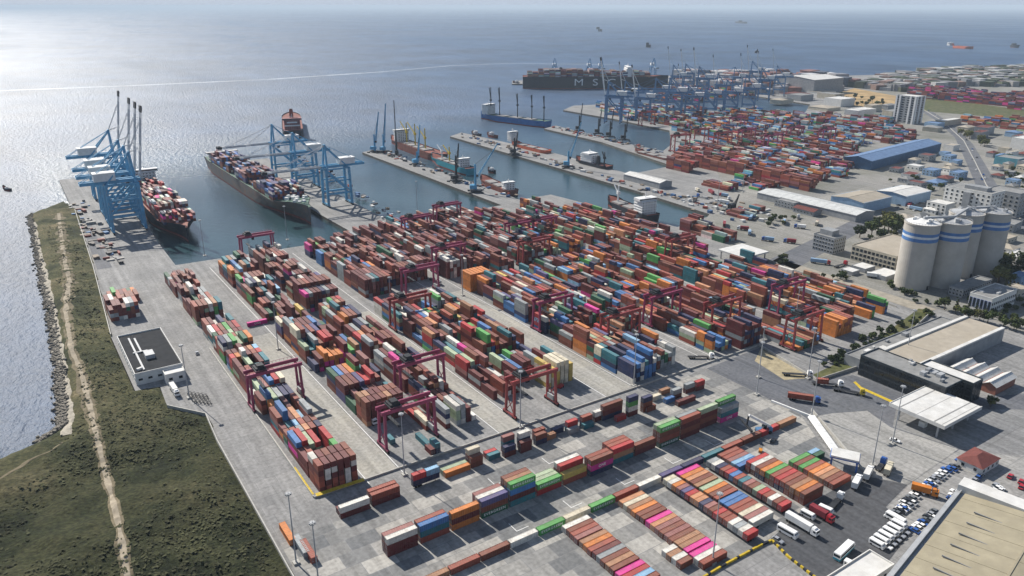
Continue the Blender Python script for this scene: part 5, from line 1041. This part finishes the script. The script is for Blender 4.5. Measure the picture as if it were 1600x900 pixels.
# ------------------------------------------------------------------ far container yards
FY = MB(); fr = random.Random(8)
def far_block(pg, x0, x1, y0, y1, pals, hm, step=22, fill=.9):
    poly = lpx(pg); x = x0
    while x < x1:
        y = y0
        while y < y1:
            if inside(x + 8, y + 7, poly) and fr.random() < fill:
                pal = pals[0] if fr.random() < .6 else pals[-1]; base = fr.uniform(*hm)
                for r in range(7):
                    h = max(0, int(round(base + fr.gauss(0, .6))))
                    for t in range(max(0, h - 3 if r else 0), h):
                        k = pick2(pal); c = tuple(q * fr.uniform(.8, 1.15) for q in PAL[k]); FY.box(x + 2.6 * r, y, t * CH, x + 2.6 * r + 2.5, y + 13, (t + 1) * CH - .05, c=c, ctop=faded(c), bottom=False)
            y += 13.6
        x += step if int(x / step) % 3 else step + 12
def pick2(p): ks = list(p); return fr.choices(ks, [p[k] for k in ks])[0]
REDS = dict(maroon=12, brown=8, rust=12, red=2, mauve=2, navy=1); CMIX = dict(maroon=4, brown=4, rust=5, orange=5, tan=4, blue=9, navy=6, teal=7, grey=9, white=7, skyblue=6, green=2, red=2)
far_block([(1056, 250), (1270, 292), (1262, 302), (1040, 262)], 640, 780, 235, 470, (REDS,), (4.6, 5.6), 26, 1)
far_block([(1060, 228), (1190, 215), (1330, 232), (1340, 262), (1290, 286), (1262, 288), (1060, 248)], 690, 1000, 220, 560, (DARK, CMIX), (2.5, 4.4), 24, .85)
far_block([(1000, 172), (1250, 178), (1390, 190), (1410, 205), (1440, 214), (1330, 238), (1180, 226), (1050, 222), (1052, 200)], 880, 1400, 330, 1000, (CMIX, CMIX, DARK), (1, 4.6), 24, .75)
far_block([(920, 166), (1052, 172), (1040, 196), (975, 186)], 900, 1130, 690, 1010, (CMIX,), (2.2, 4.4), 22, .9)
far_block([(1420, 141), (1600, 155), (1600, 172), (1420, 153)], 1500, 2300, 250, 800, (dict(maroon=8, navy=6, pink=2, brown=4, rust=4, grey=2),), (4, 6), 24, .85)
far_block([(1500, 188), (1610, 192), (1610, 208), (1520, 200)], 1150, 1600, 150, 450, (WARM,), (2, 4), 26, .7)
far_block([(1060, 133), (1180, 152), (1130, 156), (1000, 160)], 1150, 1700, 850, 1250, (DARK, CMIX), (2, 4), 26, .5)
far_block([(1080, 272), (1140, 285), (1150, 305), (1120, 300), (1080, 290)], 580, 640, 260, 420, (DARK, CMIX), (1, 3), 22, .45)
far_block([(1078, 352), (1140, 374), (1122, 388), (1070, 368)], 440, 480, 150, 230, (DARK,), (2, 4), 22, .8)
far_block([(1150, 272), (1215, 288), (1205, 306), (1150, 296)], 600, 660, 230, 340, (DARK, CMIX), (1, 3), 22, .45)
far_block([(1105, 318), (1180, 330), (1170, 345), (1100, 335)], 520, 600, 190, 270, (DARK, CMIX), (1, 2), 26, .35)
stuff(FY.build('far_container_stacks', M_boxes), 'countless containers of the far terminals')
LS = MB(); ls = random.Random(3)
for (x0, x1, y0, y1, hh, pal) in ((-43, -25, 268, 296, 4.3, DARK), (-38, -24, 300, 316, 1.6, WARM)):
    for k in range(7):
        for j in range(2):
            for t in range(int(hh + ls.uniform(-.6, .6))): c = PAL[pick2(pal)]; LS.box(x0 + k * 2.6, y0 + j * 13.5, t * CH, x0 + k * 2.6 + 2.5, y0 + j * 13.5 + 13, (t + 1) * CH, c=c, ctop=faded(c))
stuff(LS.build('quay_containers', M_boxes), 'stack of dark containers beside the left quay wall')
qc = MB()
for k in range(70):
    x, y = ls.uniform(-33, -14), ls.uniform(400, 660); c = ls.choice([(.2, .2, .2), (.2, .05, .04), (.3, .29, .27), (.18, .14, .1), (.04, .14, .3), (.08, .08, .08), (.1, .09, .08)]); qc.obox(x, y, 0, ls.uniform(1.5, 5), ls.uniform(2, 9), ls.uniform(.6, 2.8), ls.choice([0, .2, 1.57]), c=c)
stuff(qc.build('quay_clutter', M_boxes), 'gear, lashing bins and scrap scattered along the back of the crane quay')
pc = MB()
for (A, B, n, wdt) in ((P(590, 238), P(800, 312), 60, 9), (P(720, 212), P(1090, 322), 110, 12), (P(866, 200), P(1030, 240), 70, 10), (P(1090, 315), P(1190, 345), 60, 30), (P(470, 250), P(610, 345), 50, 12)):
    A, B = Vector(A), Vector(B)
    for k in range(n):
        p = A.lerp(B, ls.random()); c = ls.choice([(.3, .3, .3), (.3, .07, .05), (.06, .06, .07), (.25, .2, .15), (.6, .6, .58), (.05, .12, .25)]); pc.obox(p.x + ls.gauss(6, wdt * .5), p.y + ls.gauss(4, wdt * .4), 0, ls.uniform(1.5, 4), ls.uniform(2, 7), ls.uniform(.8, 3), ls.choice([0, .3, 1.57]), c=c)
stuff(pc.build('pier_clutter', M_boxes), 'cargo, bins and machines scattered over the piers and quays')

# ------------------------------------------------------------------ lamp masts
lp = thing('lamp_mast', 'x', 'lamp mast', group='tall lamp masts')
MB().cyl((0, 0, .8), (0, 0, 32), .32, .16, n=8).build('pole', M_steel, lp)
MB().obox(0, 0, 0, 2.4, 2.4, .8).build('base', M_kerb, lp)
hd = MB().cyl((0, 0, 31.4), (0, 0, 31.7), .8, .8, n=10)
for k in range(8): a = k * math.pi / 4; hd.obox(1.0 * math.cos(a), 1.0 * math.sin(a), 31.0, .45, .4, .6, a)
hd.build('lamp_head', M_steel, lp)
LP = [(1182, 617, 'lamp mast at the edge of the dark road by the reach stacker'), (1268, 650, 'lamp mast behind the blue truck near the white barrier'), (1363, 728, 'lamp mast beside the parked trucks and blue tractor'), (463, 880, 'lamp mast by the lone orange container'), (500, 930, 'lamp mast at the bottom edge beside the red container'),
      (813, 668, 'lamp mast on the long kerb in front of the fourth block'), (632, 742, 'lamp mast at the kerb behind the red and light blue containers'), (990, 603, 'lamp mast at the corner of the blue stack'), (1394, 694, 'lamp mast on the pale gate apron near the canopy'), (1113, 880, 'lamp mast at the near ends of the parked lines'),
      (435, 546, 'lamp mast on the lane right of the pink container'), (612, 502, 'lamp mast in the lane beside the third block'), (723, 462, 'lamp mast beside the tall orange stack'), (296, 622, 'lamp mast on the left apron by the switch room'), (1262, 592, 'lamp mast at the corner of the sandy patch'),
      (1185, 590, 'lamp mast on the far side of the dark road'), (1240, 520, 'lamp mast beside the rightmost stacks'), (320, 400, 'lamp mast on the quay edge of the left basin'), (449, 375, 'lamp mast under the bow of the grey ship'), (652, 330, 'lamp mast at the root of the finger quay'), (1120, 330, 'lamp mast on the quay right of the basin'), (1415, 560, 'lamp mast on the low grey wing roofline'), (1160, 300, 'lamp mast on the open yard past the basin'), (1650, 300, 'x')]
for i, (u, v, lb) in enumerate(LP[:-1]):
    x, y = P(u, v)
    if i == 0: lp.location = (x, y, 0); lp['label'] = lb
    else: dup(lp, (x, y, 0), 0, lb)
# ------------------------------------------------------------------ vehicles
def wheels(mb, xs, hw, r=.48, m=2, wd=.3):
    for x in xs:
        for s in (-1, 1): mb.cyl((x, s * (hw - wd), r), (x, s * hw, r), r, n=10, m=m)
def car_mesh(m, L=4.5, W=1.85, H=1.5, kind='car'):
    mb = MB(); z0 = .3
    if kind == 'car':
        prof = [(-L / 2, .35, .85), (-L / 2 + .15, .3, .95), (-L * .18, .3, 1.0), (L * .18, .3, .98), (L / 2 - .2, .3, .82), (L / 2, .38, .7)]
        for a, b in zip(prof, prof[1:]):
            mb.face([(a[0], -W / 2, a[2]), (b[0], -W / 2, b[2]), (b[0], W / 2, b[2]), (a[0], W / 2, a[2])])
            for s in (-1, 1): q = [(a[0], s * W / 2, a[1]), (b[0], s * W / 2, b[1]), (b[0], s * W / 2, b[2]), (a[0], s * W / 2, a[2])]; mb.face(q if s < 0 else q[::-1])
        for e, s in ((prof[0], -1), (prof[-1], 1)): q = [(e[0], -W / 2, e[1]), (e[0], W / 2, e[1]), (e[0], W / 2, e[2]), (e[0], -W / 2, e[2])]; mb.face(q[::s])
        B = [(-L * .42, .95), (L * .2, .95)]; T = [(-L * .28, H), (L * .04, H)]; w1, w2 = W / 2 - .06, W / 2 - .25
        mb.face([(T[0][0], -w2, H), (T[1][0], -w2, H), (T[1][0], w2, H), (T[0][0], w2, H)])
        for s in (-1, 1): q = [(B[0][0], s * w1, .95), (B[1][0], s * w1, .95), (T[1][0], s * w2, H), (T[0][0], s * w2, H)]; mb.face(q if s < 0 else q[::-1], 1)
        mb.face([(B[1][0], -w1, .97), (B[1][0], w1, .97), (T[1][0], w2, H), (T[1][0], -w2, H)], 1); mb.face([(B[0][0], w1, .97), (B[0][0], -w1, .97), (T[0][0], -w2, H), (T[0][0], w2, H)], 1)
        wheels(mb, (-L * .3, L * .31), W / 2 + .02, .34)
    else:
        mb.box(-L / 2, -W / 2, .4, L / 2 - .5, W / 2, H - .1).obox(-.25, 0, H - .1, L - .9, W - .2, .12).obox(L / 2 - .25, 0, .4, .5, W, H * .55)
        for s in (-1, 1): mb.box(-L / 2 + .5, s * (W / 2 + .015) - .01, H * .52, L / 2 - 1.0, s * (W / 2 + .015) + .01, H * .82, 1)
        mb.box(L / 2 - .52, -W / 2 + .12, H * .5, L / 2 - .46, W / 2 - .12, H * .86, 1); mb.box(-L / 2 - .02, -W / 2 + .2, H * .55, -L / 2, W / 2 - .2, H * .84, 1)
        wheels(mb, (-L * .3, L * .32), W / 2 + .02, .42)
    return mb
PC = {'white': mat('car_white', (.75, .75, .74), rough=.3, var=.04), 'silver': mat('car_silver', (.40, .41, .43), rough=.3, metal=.3, var=.05), 'black': mat('car_black', (.02, .02, .024), rough=.3, var=.1), 'red': mat('car_red', (.36, .02, .03), rough=.3, var=.1), 'blue': mat('car_blue', (.03, .10, .34), rough=.3, var=.1), 'grey': mat('car_grey', (.14, .15, .16), rough=.35, var=.1)}
CMSH = {}
def veh_mesh(c, kind):
    if (c, kind) not in CMSH:
        dims = dict(car=(4.8, 2.0, 1.6), van=(6.0, 2.2, 2.5), minibus=(8.5, 2.4, 3.0), bus=(12.2, 2.8, 3.5))[kind]; o = car_mesh(PC[c], *dims, kind='car' if kind == 'car' else 'van').build('body', [PC[c], M_glass, M_black]); CMSH[(c, kind)] = o.data; bpy.data.objects.remove(o)
    return CMSH[(c, kind)]
VG = {}
def vehicle(u, v, c, kind, rz, grp):
    x, y = P(u, v); o = link({'car': 'parked_car', 'van': 'delivery_van', 'minibus': 'minibus', 'bus': 'city_bus'}[kind], veh_mesh(c, kind), None, (x, y, .12), rad(rz)); tag(o, 'x', kind, grp); VG.setdefault((grp, c, kind), []).append(o); return o
def Z(a, b): return 1250 + a / 3.214, 620 + b / 3.214
vr = random.Random(6)
for (a, b, n, da, db, rz, g_) in ((805, 330, 4, -14, 12, 90, 'in the upper car park row by the red roofed house'), (735, 372, 3, -16, 14, 90, 'in the upper car park row by the red roofed house'), (690, 410, 4, -18, 13, 90, 'in the upper car park row by the red roofed house'), (650, 445, 4, -16, 12, 90, 'in the upper car park row by the red roofed house'),
        (575, 500, 4, -17, 14, 90, 'in the row left of the orange truck'), (560, 535, 4, -18, 13, 90, 'in the row left of the orange truck'), (515, 565, 5, -16, 12, 90, 'in the row left of the orange truck'), (700, 572, 4, -18, 14, 90, 'in the pale car park beside the warehouse'), (680, 600, 4, -16, 12, 90, 'in the pale car park beside the warehouse'), (620, 640, 4, -16, 12, 90, 'in the pale car park beside the warehouse'),
        (905, 400, 4, -16, 14, 0, 'behind the beige warehouse'), (780, 485, 3, -8, 18, 90, 'beside the warehouse corner'), (980, 450, 3, 14, 12, 0, 'behind the beige warehouse')):
    for k in range(n):
        if vr.random() < .12: continue
        vehicle(*Z(a + k * da, b + k * db), vr.choice(['white', 'white', 'silver', 'black', 'grey', 'white', 'blue']), 'car', rz + vr.uniform(-4, 4) + (180 if vr.random() < .3 else 0), g_)
for a, b in ((1055, 405), (1110, 432), (1112, 458)): vehicle(*Z(a, b), 'red', 'car', 10, 'behind the beige warehouse')
for k in range(6): vehicle(*Z(495 - k * 22, 655 + k * 19), 'white', 'van', -88, 'in the row beside the striped pen')
vehicle(*Z(480, 628), 'white', 'minibus', -90, 'in the row beside the striped pen')
for k in range(5): vehicle(*Z(520 - k * 22, 680 + k * 19), vr.choice(['white', 'silver']), 'car', -88, 'in the row beside the striped pen')
vehicle(1398, 690, 'white', 'car', -70, 'on the pale gate apron'); vehicle(1215, 846, 'silver', 'car', -85, 'beside the striped barrier')
vehicle(1336, 892, 'white', 'minibus', -80, 'near the white cabin'); vehicle(1230, 835, 'white', 'minibus', -85, 'beside the striped barrier')
b_ = vehicle(1318, 866, 'white', 'bus', 8, 'on the dark truck park'); MB().box(-6.12, -1.42, .45, 6.0, 1.42, 1.3).build('skirt', mat('bus_teal', (.03, .25, .34), rough=.35), b_)
vehicle(1262, 808, 'white', 'van', -85, 'among the parked lorries'); vehicle(1290, 800, 'white', 'van', -80, 'among the parked lorries'); vehicle(308, 553, 'silver', 'car', 85, 'on the left apron'); vehicle(1208, 690, 'black', 'car', 20, 'beside the seventh parked line')
for k in range(24):
    t = vr.random(); i = int(t * 5); a, b = mid[i], mid[i + 1]; f = vr.random(); u, v = a[0] + (b[0] - a[0]) * f, a[1] + (b[1] - a[1]) * f
    A, B = P(*a), P(*b); hd_ = math.degrees(math.atan2(B[1] - A[1], B[0] - A[0])); vehicle(u + vr.choice([-5, -3, 3, 5, 6]), v, vr.choice(['white', 'silver', 'red', 'black', 'blue']), 'car', hd_, 'driving on the highway')
for k in range(22): u, v = vr.uniform(1392, 1470), vr.uniform(312, 336); vehicle(u, v, vr.choice(['white', 'silver', 'grey', 'black']), 'car', vr.choice([0, 90]), 'in the lot behind the silos')
for (g_, c, k), os_ in VG.items():
    w_ = f'{c} {k} {g_}' if not (k == 'bus') else 'white and teal city bus alone on the dark truck park'
    if len(os_) == 1: os_[0]['label'] = w_ if len(w_.split()) >= 4 else 'single ' + w_
    else: series(os_, f'{c} {k} {g_}, #')
def truck(label, u, v, rz, cabm, load_=None, L=13.0, name='lorry', box=None, z=.1):
    x, y = P(u, v); r = thing(name, label, 'truck', (x, y, z), rad(rz), 'lorries and trailers')
    c = MB()
    for s in (-.5, .5): c.beam((-L / 2, s, 1.0), (L / 2 + 3.6, s, 1.0), .22, .3)
    c.box(-L / 2, -1.2, 1.1, L / 2, 1.2, 1.25); c.build('chassis', M_dark, r)
    w_ = MB(); wheels(w_, (-L / 2 + 1.2, -L / 2 + 2.5, -L / 2 + 3.8, L / 2 - .2, L / 2 + 3.2), 1.25, .52, 0); w_.build('wheels', M_black, r)
    q = MB().box(L / 2 + 1.0, -1.25, .8, L / 2 + 3.6, 1.25, 3.3).obox(L / 2 + 1.9, 0, 3.3, 1.6, 2.2, .6, taper=.8); cb = q.build('cab', cabm, r)
    MB().box(L / 2 + 3.58, -1.1, 2.0, L / 2 + 3.66, 1.1, 3.0).box(L / 2 + 2.2, -1.28, 2.1, L / 2 + 3.3, 1.28, 2.9).build('windscreen', M_glass, cb)
    if box: MB().box(-L / 2, -1.28, 1.3, L / 2 + .6, 1.28, 4.0).build('box_body', box, r)
    if load_:
        Lc, k, off = load_; o = thing('shipping_container', f'{WORD[k]} container carried on the {label.split(" on ")[0].split(" beside ")[0]}'[:90], 'container', (x + off * math.cos(rad(rz)), y + off * math.sin(rad(rz)), z + 1.27), rad(rz), 'containers on lorries'); bb, rf_ = body_mesh(Lc, k); link('body', bb, o); link('roof', rf_, o); link('door', door_mesh(Lc, k), o)
    return r
truck('blue tractor lorry on the dark road', 1250, 626, -52, PC['blue'], (CL, 'rust', 0)); truck('white tractor lorry with short red box', 1287, 602, -45, PC['white'], (HF, 'rust', -1)); truck('white cabbed empty lorry beside the sandy corner', 1240, 587, -42, PC['white']); truck('orange lorry in the car park', *Z(600, 482), -65, mat('lorry_orange', (.5, .17, .03)), box=MATS['lorry_orange'], L=7)
truck('white box lorry parked by the near end of the lines', 1246, 822, -88, PC['white'], box=M_house, L=11); truck('dark red tipper lorry parked beside the white van', 1277, 806, -88, PC['red'], box=mat('tipper_red', (.2, .03, .04)), L=7); truck('white tractor without load in the truck park', 1303, 790, 12, PC['white'], L=8)
truck('white box lorry in front of the blue tractor', 1336, 762, 20, PC['white'], box=M_house, L=6); truck('white lorry beside the slanting barrier', 1354, 748, 20, PC['white'], box=M_wallw, L=6); truck('blue tractor lorry beside the lamp mast on the truck park', 1374, 733, 15, PC['blue'], L=6); truck('cream lorry nearest the lamp mast', 1386, 741, 20, mat('lorry_cream', (.55, .5, .38)), box=MATS['lorry_cream'], L=6)
truck('empty flatbed lorry on the lane beside the fourth block', 755, 598, 82, PC['white'], L=12); truck('white cabbed lorry on the lane by the second block', 575, 652, -92, PC['white'], (HF, 'grey', 0)); truck('white cabbed lorry in the lane past the third block', 618, 500, -92, PC['white'], (CL, 'maroon', 0))
truck('empty white cabbed lorry on the cross lane by the orange stack', 678, 440, -90, PC['white']); truck('lorry loaded with timber on the road below the office', 1320, 613, -58, mat('lorry_yellow', (.5, .38, .05)), L=13); truck('white lorry on the lane right of the blue stack', 1090, 560, -35, PC['white'], L=12)
truck('white tanker lorry parked by the switch room', 272, 612, -88, PC['white'], box=M_wallw, L=9)
for k in range(5):
    x, y = P(300 + k * 6, 622 + k * 1); o = link('container_trailer', tm_[CL], None, (x, y, 0), rad(-90)); tag(o, f'empty trailer on the left apron, {ORD[k]} from the grass', 'trailer', 'empty trailers on the left apron')
# reach stacker
rs = thing('reach_stacker', 'dark reach stacker with raised white boom beside the single-file row', 'reach stacker', (*P(1192, 676), 0), rad(-205))
MB().box(-4, -1.9, .9, 3.4, 1.9, 2.4).box(-4.2, -1.7, 2.4, -2.2, 1.7, 3.2).build('body', M_cdark, rs); q = MB(); wheels(q, (-2.8, 2.6), 2.1, .95, 0, .7); q.build('wheels', M_black, rs)
MB().box(-1.4, -.9, 2.4, .6, .9, 4.4).build('cab', M_glass, rs); MB().beam((-3.4, 0, 3.4), (8.6, 0, 10.6), 1.0, 1.1).build('boom', M_house, rs); MB().beam((8.6, 0, 10.4), (9.2, 0, 5.4), .7).box(8.6, -6, 4.6, 9.8, 6, 5.4).build('spreader', M_dark, rs)
q = thing('forklift', 'small orange forklift near the maroon top boxes', 'forklift', (*P(1188, 706), .1), .6); MB().box(-1.4, -.8, .4, 1.2, .8, 1.4).build('body', mat('fork_orange', (.5, .2, .03)), q); MB().beam((1.4, -.5, .2), (1.4, -.5, 3.2), .15).beam((1.4, .5, .2), (1.4, .5, 3.2), .15).build('mast', M_dark, q); w_ = MB(); wheels(w_, (-.9, .8), .85, .35, 0); w_.build('wheels', M_black, q)
q = thing('forklift', 'red forklift standing in the shade of the cream stack', 'forklift', (*P(876, 606), .06), .3); MB().box(-2, -1.1, .5, 1.6, 1.1, 2.0).build('body', PC['red'], q); MB().beam((1.9, -.6, .2), (1.9, -.6, 4), .2).beam((1.9, .6, .2), (1.9, .6, 4), .2).build('mast', M_dark, q); w_ = MB(); wheels(w_, (-1.2, 1.1), 1.15, .5, 0); w_.build('wheels', M_black, q)
# white covered walkway and scanner portal
A, B = Vector(P(1268, 656)), Vector(P(1306, 710)); d = B - A; wkw = thing('covered_walkway', 'white covered walkway running down to the scanner portal', 'walkway', (A.x, A.y, .05), math.atan2(d.y, d.x)); q = MB()
n = 12; W_ = 2.2
for k in range(n):
    x0, x1 = d.length * k / n, d.length * (k + .97) / n; pts = [(-W_, 1.6), (-W_ * .6, 2.7), (W_ * .6, 2.7), (W_, 1.6)]
    for a, b in zip(pts, pts[1:]): q.face([(x0, a[0], a[1]), (x1, a[0], a[1]), (x1, b[0], b[1]), (x0, b[0], b[1])][::-1])
q.build('roof', M_house, wkw); q = MB()
for k in range(n + 1):
    for s in (-1, 1): q.beam((d.length * k / n, s * W_, 0), (d.length * k / n, s * W_, 1.6), .2)
q.build('frame', M_steel, wkw)
pt = thing('scanner_portal', 'blue legged portal with white roof at the end of the walkway', 'portal', (*P(1318, 728), .06), rad(-60)); MB().box(-6, -4, 5.6, 6, 4, 6.4).box(-6.3, -4.3, 5.2, 6.3, 4.3, 5.6, 1).build('roof', [M_roofw, PC['blue']], pt)
for sx in (-1, 1):
    for sy in (-1, 1): MB().box(sx * 5.4 - .4, sy * 3.5 - .4, 0, sx * 5.4 + .4, sy * 3.5 + .4, 5.2).build('leg', PC['blue'], pt)
# ------------------------------------------------------------------ trees and bushes
def leafmat(nm, c): return mat(nm, c, rough=.9, var=.45, scale=.5, rnd=.25)
M_leaf = [leafmat('leaf_olive', (.105, .110, .035)), leafmat('leaf_dark', (.038, .056, .022)), leafmat('leaf_mid', (.066, .088, .028))]
M_bark = mat('bark', (.09, .065, .045), var=.3)
def tree_proto(seed, H, Rc, m, kind='tree'):
    q = random.Random(seed); tr = MB(); tr.cyl((0, 0, -.3), (0, 0, H * .5), H * .035, H * .02, n=7)
    for k in range(6): a = q.uniform(0, 6.28); tr.cyl((0, 0, H * q.uniform(.25, .45)), (Rc * .6 * math.cos(a), Rc * .6 * math.sin(a), H * q.uniform(.55, .8)), H * .016, H * .006, n=5)
    cr = MB(); cl = []
    n = 16 if kind == 'tree' else 10
    for k in range(n):
        a = q.uniform(0, 6.28); rr = Rc * math.sqrt(q.random()) * .78; z = H * q.uniform(.42, .86)
        if kind == 'cypress': rr *= .5 * (1 - (z / H - .4)); z = H * q.uniform(.12, .97)
        cl.append((rr * math.cos(a), rr * math.sin(a), z, Rc * q.uniform(.24, .42) * (1 if kind != 'cypress' else 1.5 * (1.1 - z / H))))
    for (x, y, z, r) in cl:
        for j in range(46):
            v = Vector((q.gauss(0, 1), q.gauss(0, 1), q.gauss(0, .8))).normalized() * r * q.uniform(.55, 1.08); s = q.uniform(.28, .62) * (Rc / 3.4) ** .5
            a = Vector((q.gauss(0, 1), q.gauss(0, 1), q.gauss(0, .6))).normalized(); b = a.cross(v.normalized() if v.length else Vector((0, 0, 1))).normalized(); p = Vector((x, y, z)) + v
            cr.face([p - a * s - b * s * .6, p + a * s - b * s * .5, p + a * s * .8 + b * s * .6, p - a * s * .9 + b * s * .5])
    t = tr.build('trunk', M_bark); c = cr.build('crown', m); me = (t.data, c.data); bpy.data.objects.remove(t); bpy.data.objects.remove(c); return me
TP = {'round': [tree_proto(s, 9, 4.0, M_leaf[s % 3]) for s in (1, 2, 3)], 'cypress': [tree_proto(7, 12, 2.4, M_leaf[1], 'cypress')], 'bush': [tree_proto(s, 3.6, 2.4, M_leaf[s % 3]) for s in (10, 11)]}
TW = {'round': ('tree', 'bushy green tree'), 'cypress': ('cypress_tree', 'dark narrow cypress'), 'bush': ('bush', 'low green bush')}
trr = random.Random(17)
def trees(kind, pts, where, sc=(.8, 1.3)):
    os_ = []
    for (u, v) in pts:
        x, y = P(u, v); tm2, cm2 = trr.choice(TP[kind]); s = trr.uniform(*sc)
        o = thing(TW[kind][0], 'x', 'tree' if kind != 'bush' else 'bush', (x, y, 0), trr.uniform(0, 6.28), TW[kind][1].split()[-1] + 's ' + where); o.scale = (s, s, s * trr.uniform(.85, 1.15)); link('trunk', tm2, o); link('crown', cm2, o); os_.append(o)
    series(os_, f'{TW[kind][1]} {where}, #')
def scat(n, pg):
    out = []; us = [p[0] for p in pg]; vs = [p[1] for p in pg]
    while len(out) < n:
        u, v = trr.uniform(min(us), max(us)), trr.uniform(min(vs), max(vs))
        if inside(u, v, pg): out.append((u, v))
    return out
trees('round', scat(16, [(1332, 362), (1368, 350), (1408, 356), (1410, 374), (1340, 376)]), 'in the clump behind the beige block', (.6, 2.0))
trees('round', scat(14, [(1555, 430), (1600, 408), (1605, 430), (1580, 452), (1556, 448)]), 'in the thicket right of the silos', (.5, 1.8))
trees('round', scat(12, [(1474, 480), (1500, 492), (1600, 512), (1600, 525), (1545, 508), (1474, 490)]), 'in the row behind the tan roofed hall', (.6, 1.1))
trees('cypress', [(1511, 490), (1523, 493), (1538, 495), (1562, 502), (1570, 450), (1575, 458), (1493, 486)], 'in front of the blue windowed building', (.7, 1.0))
trees('round', scat(8, [(1280, 425), (1300, 420), (1330, 430), (1322, 440), (1285, 436)]), 'along the sandy track below the grey block', (.4, .75))
trees('bush', scat(40, [(1283, 572), (1340, 535), (1400, 506), (1450, 488), (1462, 492), (1350, 545), (1292, 580)]), 'along the green strip by the yard', (.5, 1.1))
trees('bush', scat(10, [(1365, 440), (1395, 448), (1460, 470), (1480, 488), (1440, 478)]), 'at the foot of the silos', (.6, 1.4))
trees('round', scat(6, [(1205, 420), (1225, 405), (1245, 400), (1215, 425)]), 'at the bend of the side road', (.4, .8))
trees('round', scat(10, [(1490, 212), (1515, 208), (1560, 222), (1540, 236), (1520, 226)]), 'beside the highway bend', (.9, 1.6))
trees('round', scat(5, [(1545, 632), (1560, 628), (1545, 640)]), 'in front of the brick shed', (.35, .6))
trees('bush', scat(9, [(100, 400), (140, 360), (190, 560), (130, 590), (60, 470)]), 'standing alone on the grassy spit', (.3, .6))
# ------------------------------------------------------------------ lorries, boxes and greenery of the open yards on the right
yr = random.Random(31)
YK = ['white', 'blue', 'red', 'white', 'white']
def yard_lorries(n, pg, place, rzs):
    os_ = []
    for (u, v) in scat(n, pg):
        x, y = P(u, v)
        if any(math.hypot(x - o.location.x, y - o.location.y) < 14 for o in os_): continue
        cm = PC[yr.choice(YK)]; o = truck('x', u, v, yr.choice(rzs), cm, None, yr.choice([7, 9, 12]), box=yr.choice([M_house, MATS['tipper_red'], M_wallb, M_wallblue, None]), z=.1); o['group'] = 'lorries ' + place; os_.append(o)
    series(os_, f'parked lorry {place}, #')
yard_lorries(14, [(1095, 345), (1200, 338), (1290, 345), (1240, 385), (1150, 375)], 'on the yard behind the dock canopy', [30, 40, 120])
yard_lorries(10, [(1320, 318), (1470, 300), (1475, 325), (1400, 335)], 'in the lot behind the silos', [0, 20, 90])
yard_lorries(8, [(1270, 410), (1330, 425), (1380, 440), (1300, 412)], 'along the track below the beige block', [0, -60])
yard_lorries(9, [(1050, 290), (1110, 300), (1190, 320), (1100, 318)], 'on the open dock yard past the basin', [0, 60, 100])
trees('round', scat(9, [(1190, 345), (1240, 340), (1240, 352), (1200, 356)]), 'beside the long pale warehouse', (.4, .8))
trees('round', scat(14, [(1380, 285), (1500, 275), (1500, 300), (1400, 312)]), 'among the sheds before the highway', (.5, 1.0))
trees('round', scat(18, [(1555, 240), (1600, 245), (1600, 330), (1580, 312)]), 'among the houses beyond the highway', (.5, 1.0))
trees('round', scat(16, [(1300, 150), (1400, 160), (1405, 172), (1320, 168)]), 'on the ochre mound by the tower block', (.8, 1.6))
trees('bush', scat(22, [(1500, 455), (1600, 470), (1600, 520), (1520, 500)]), 'around the blue windowed building', (.6, 1.2))
town(16, [(1395, 340), (1470, 330), (1475, 345), (1420, 352)], (10, 20), (4, 8), 'in the works yard behind the silos')
fg = []
for u, v in ((1062, 236), (1092, 226), (1128, 232), (1165, 226), (1206, 236), (1150, 205), (1240, 222), (1010, 196), (1290, 226)):
    x, y = P(u, v); fg.append(dup(protos['R' if u < 1140 else 'M'], (x, y, 0), 0, 'x', 'gantry cranes of the far container yard', 1.15))
series(fg, 'gantry crane over the far container yard, #')
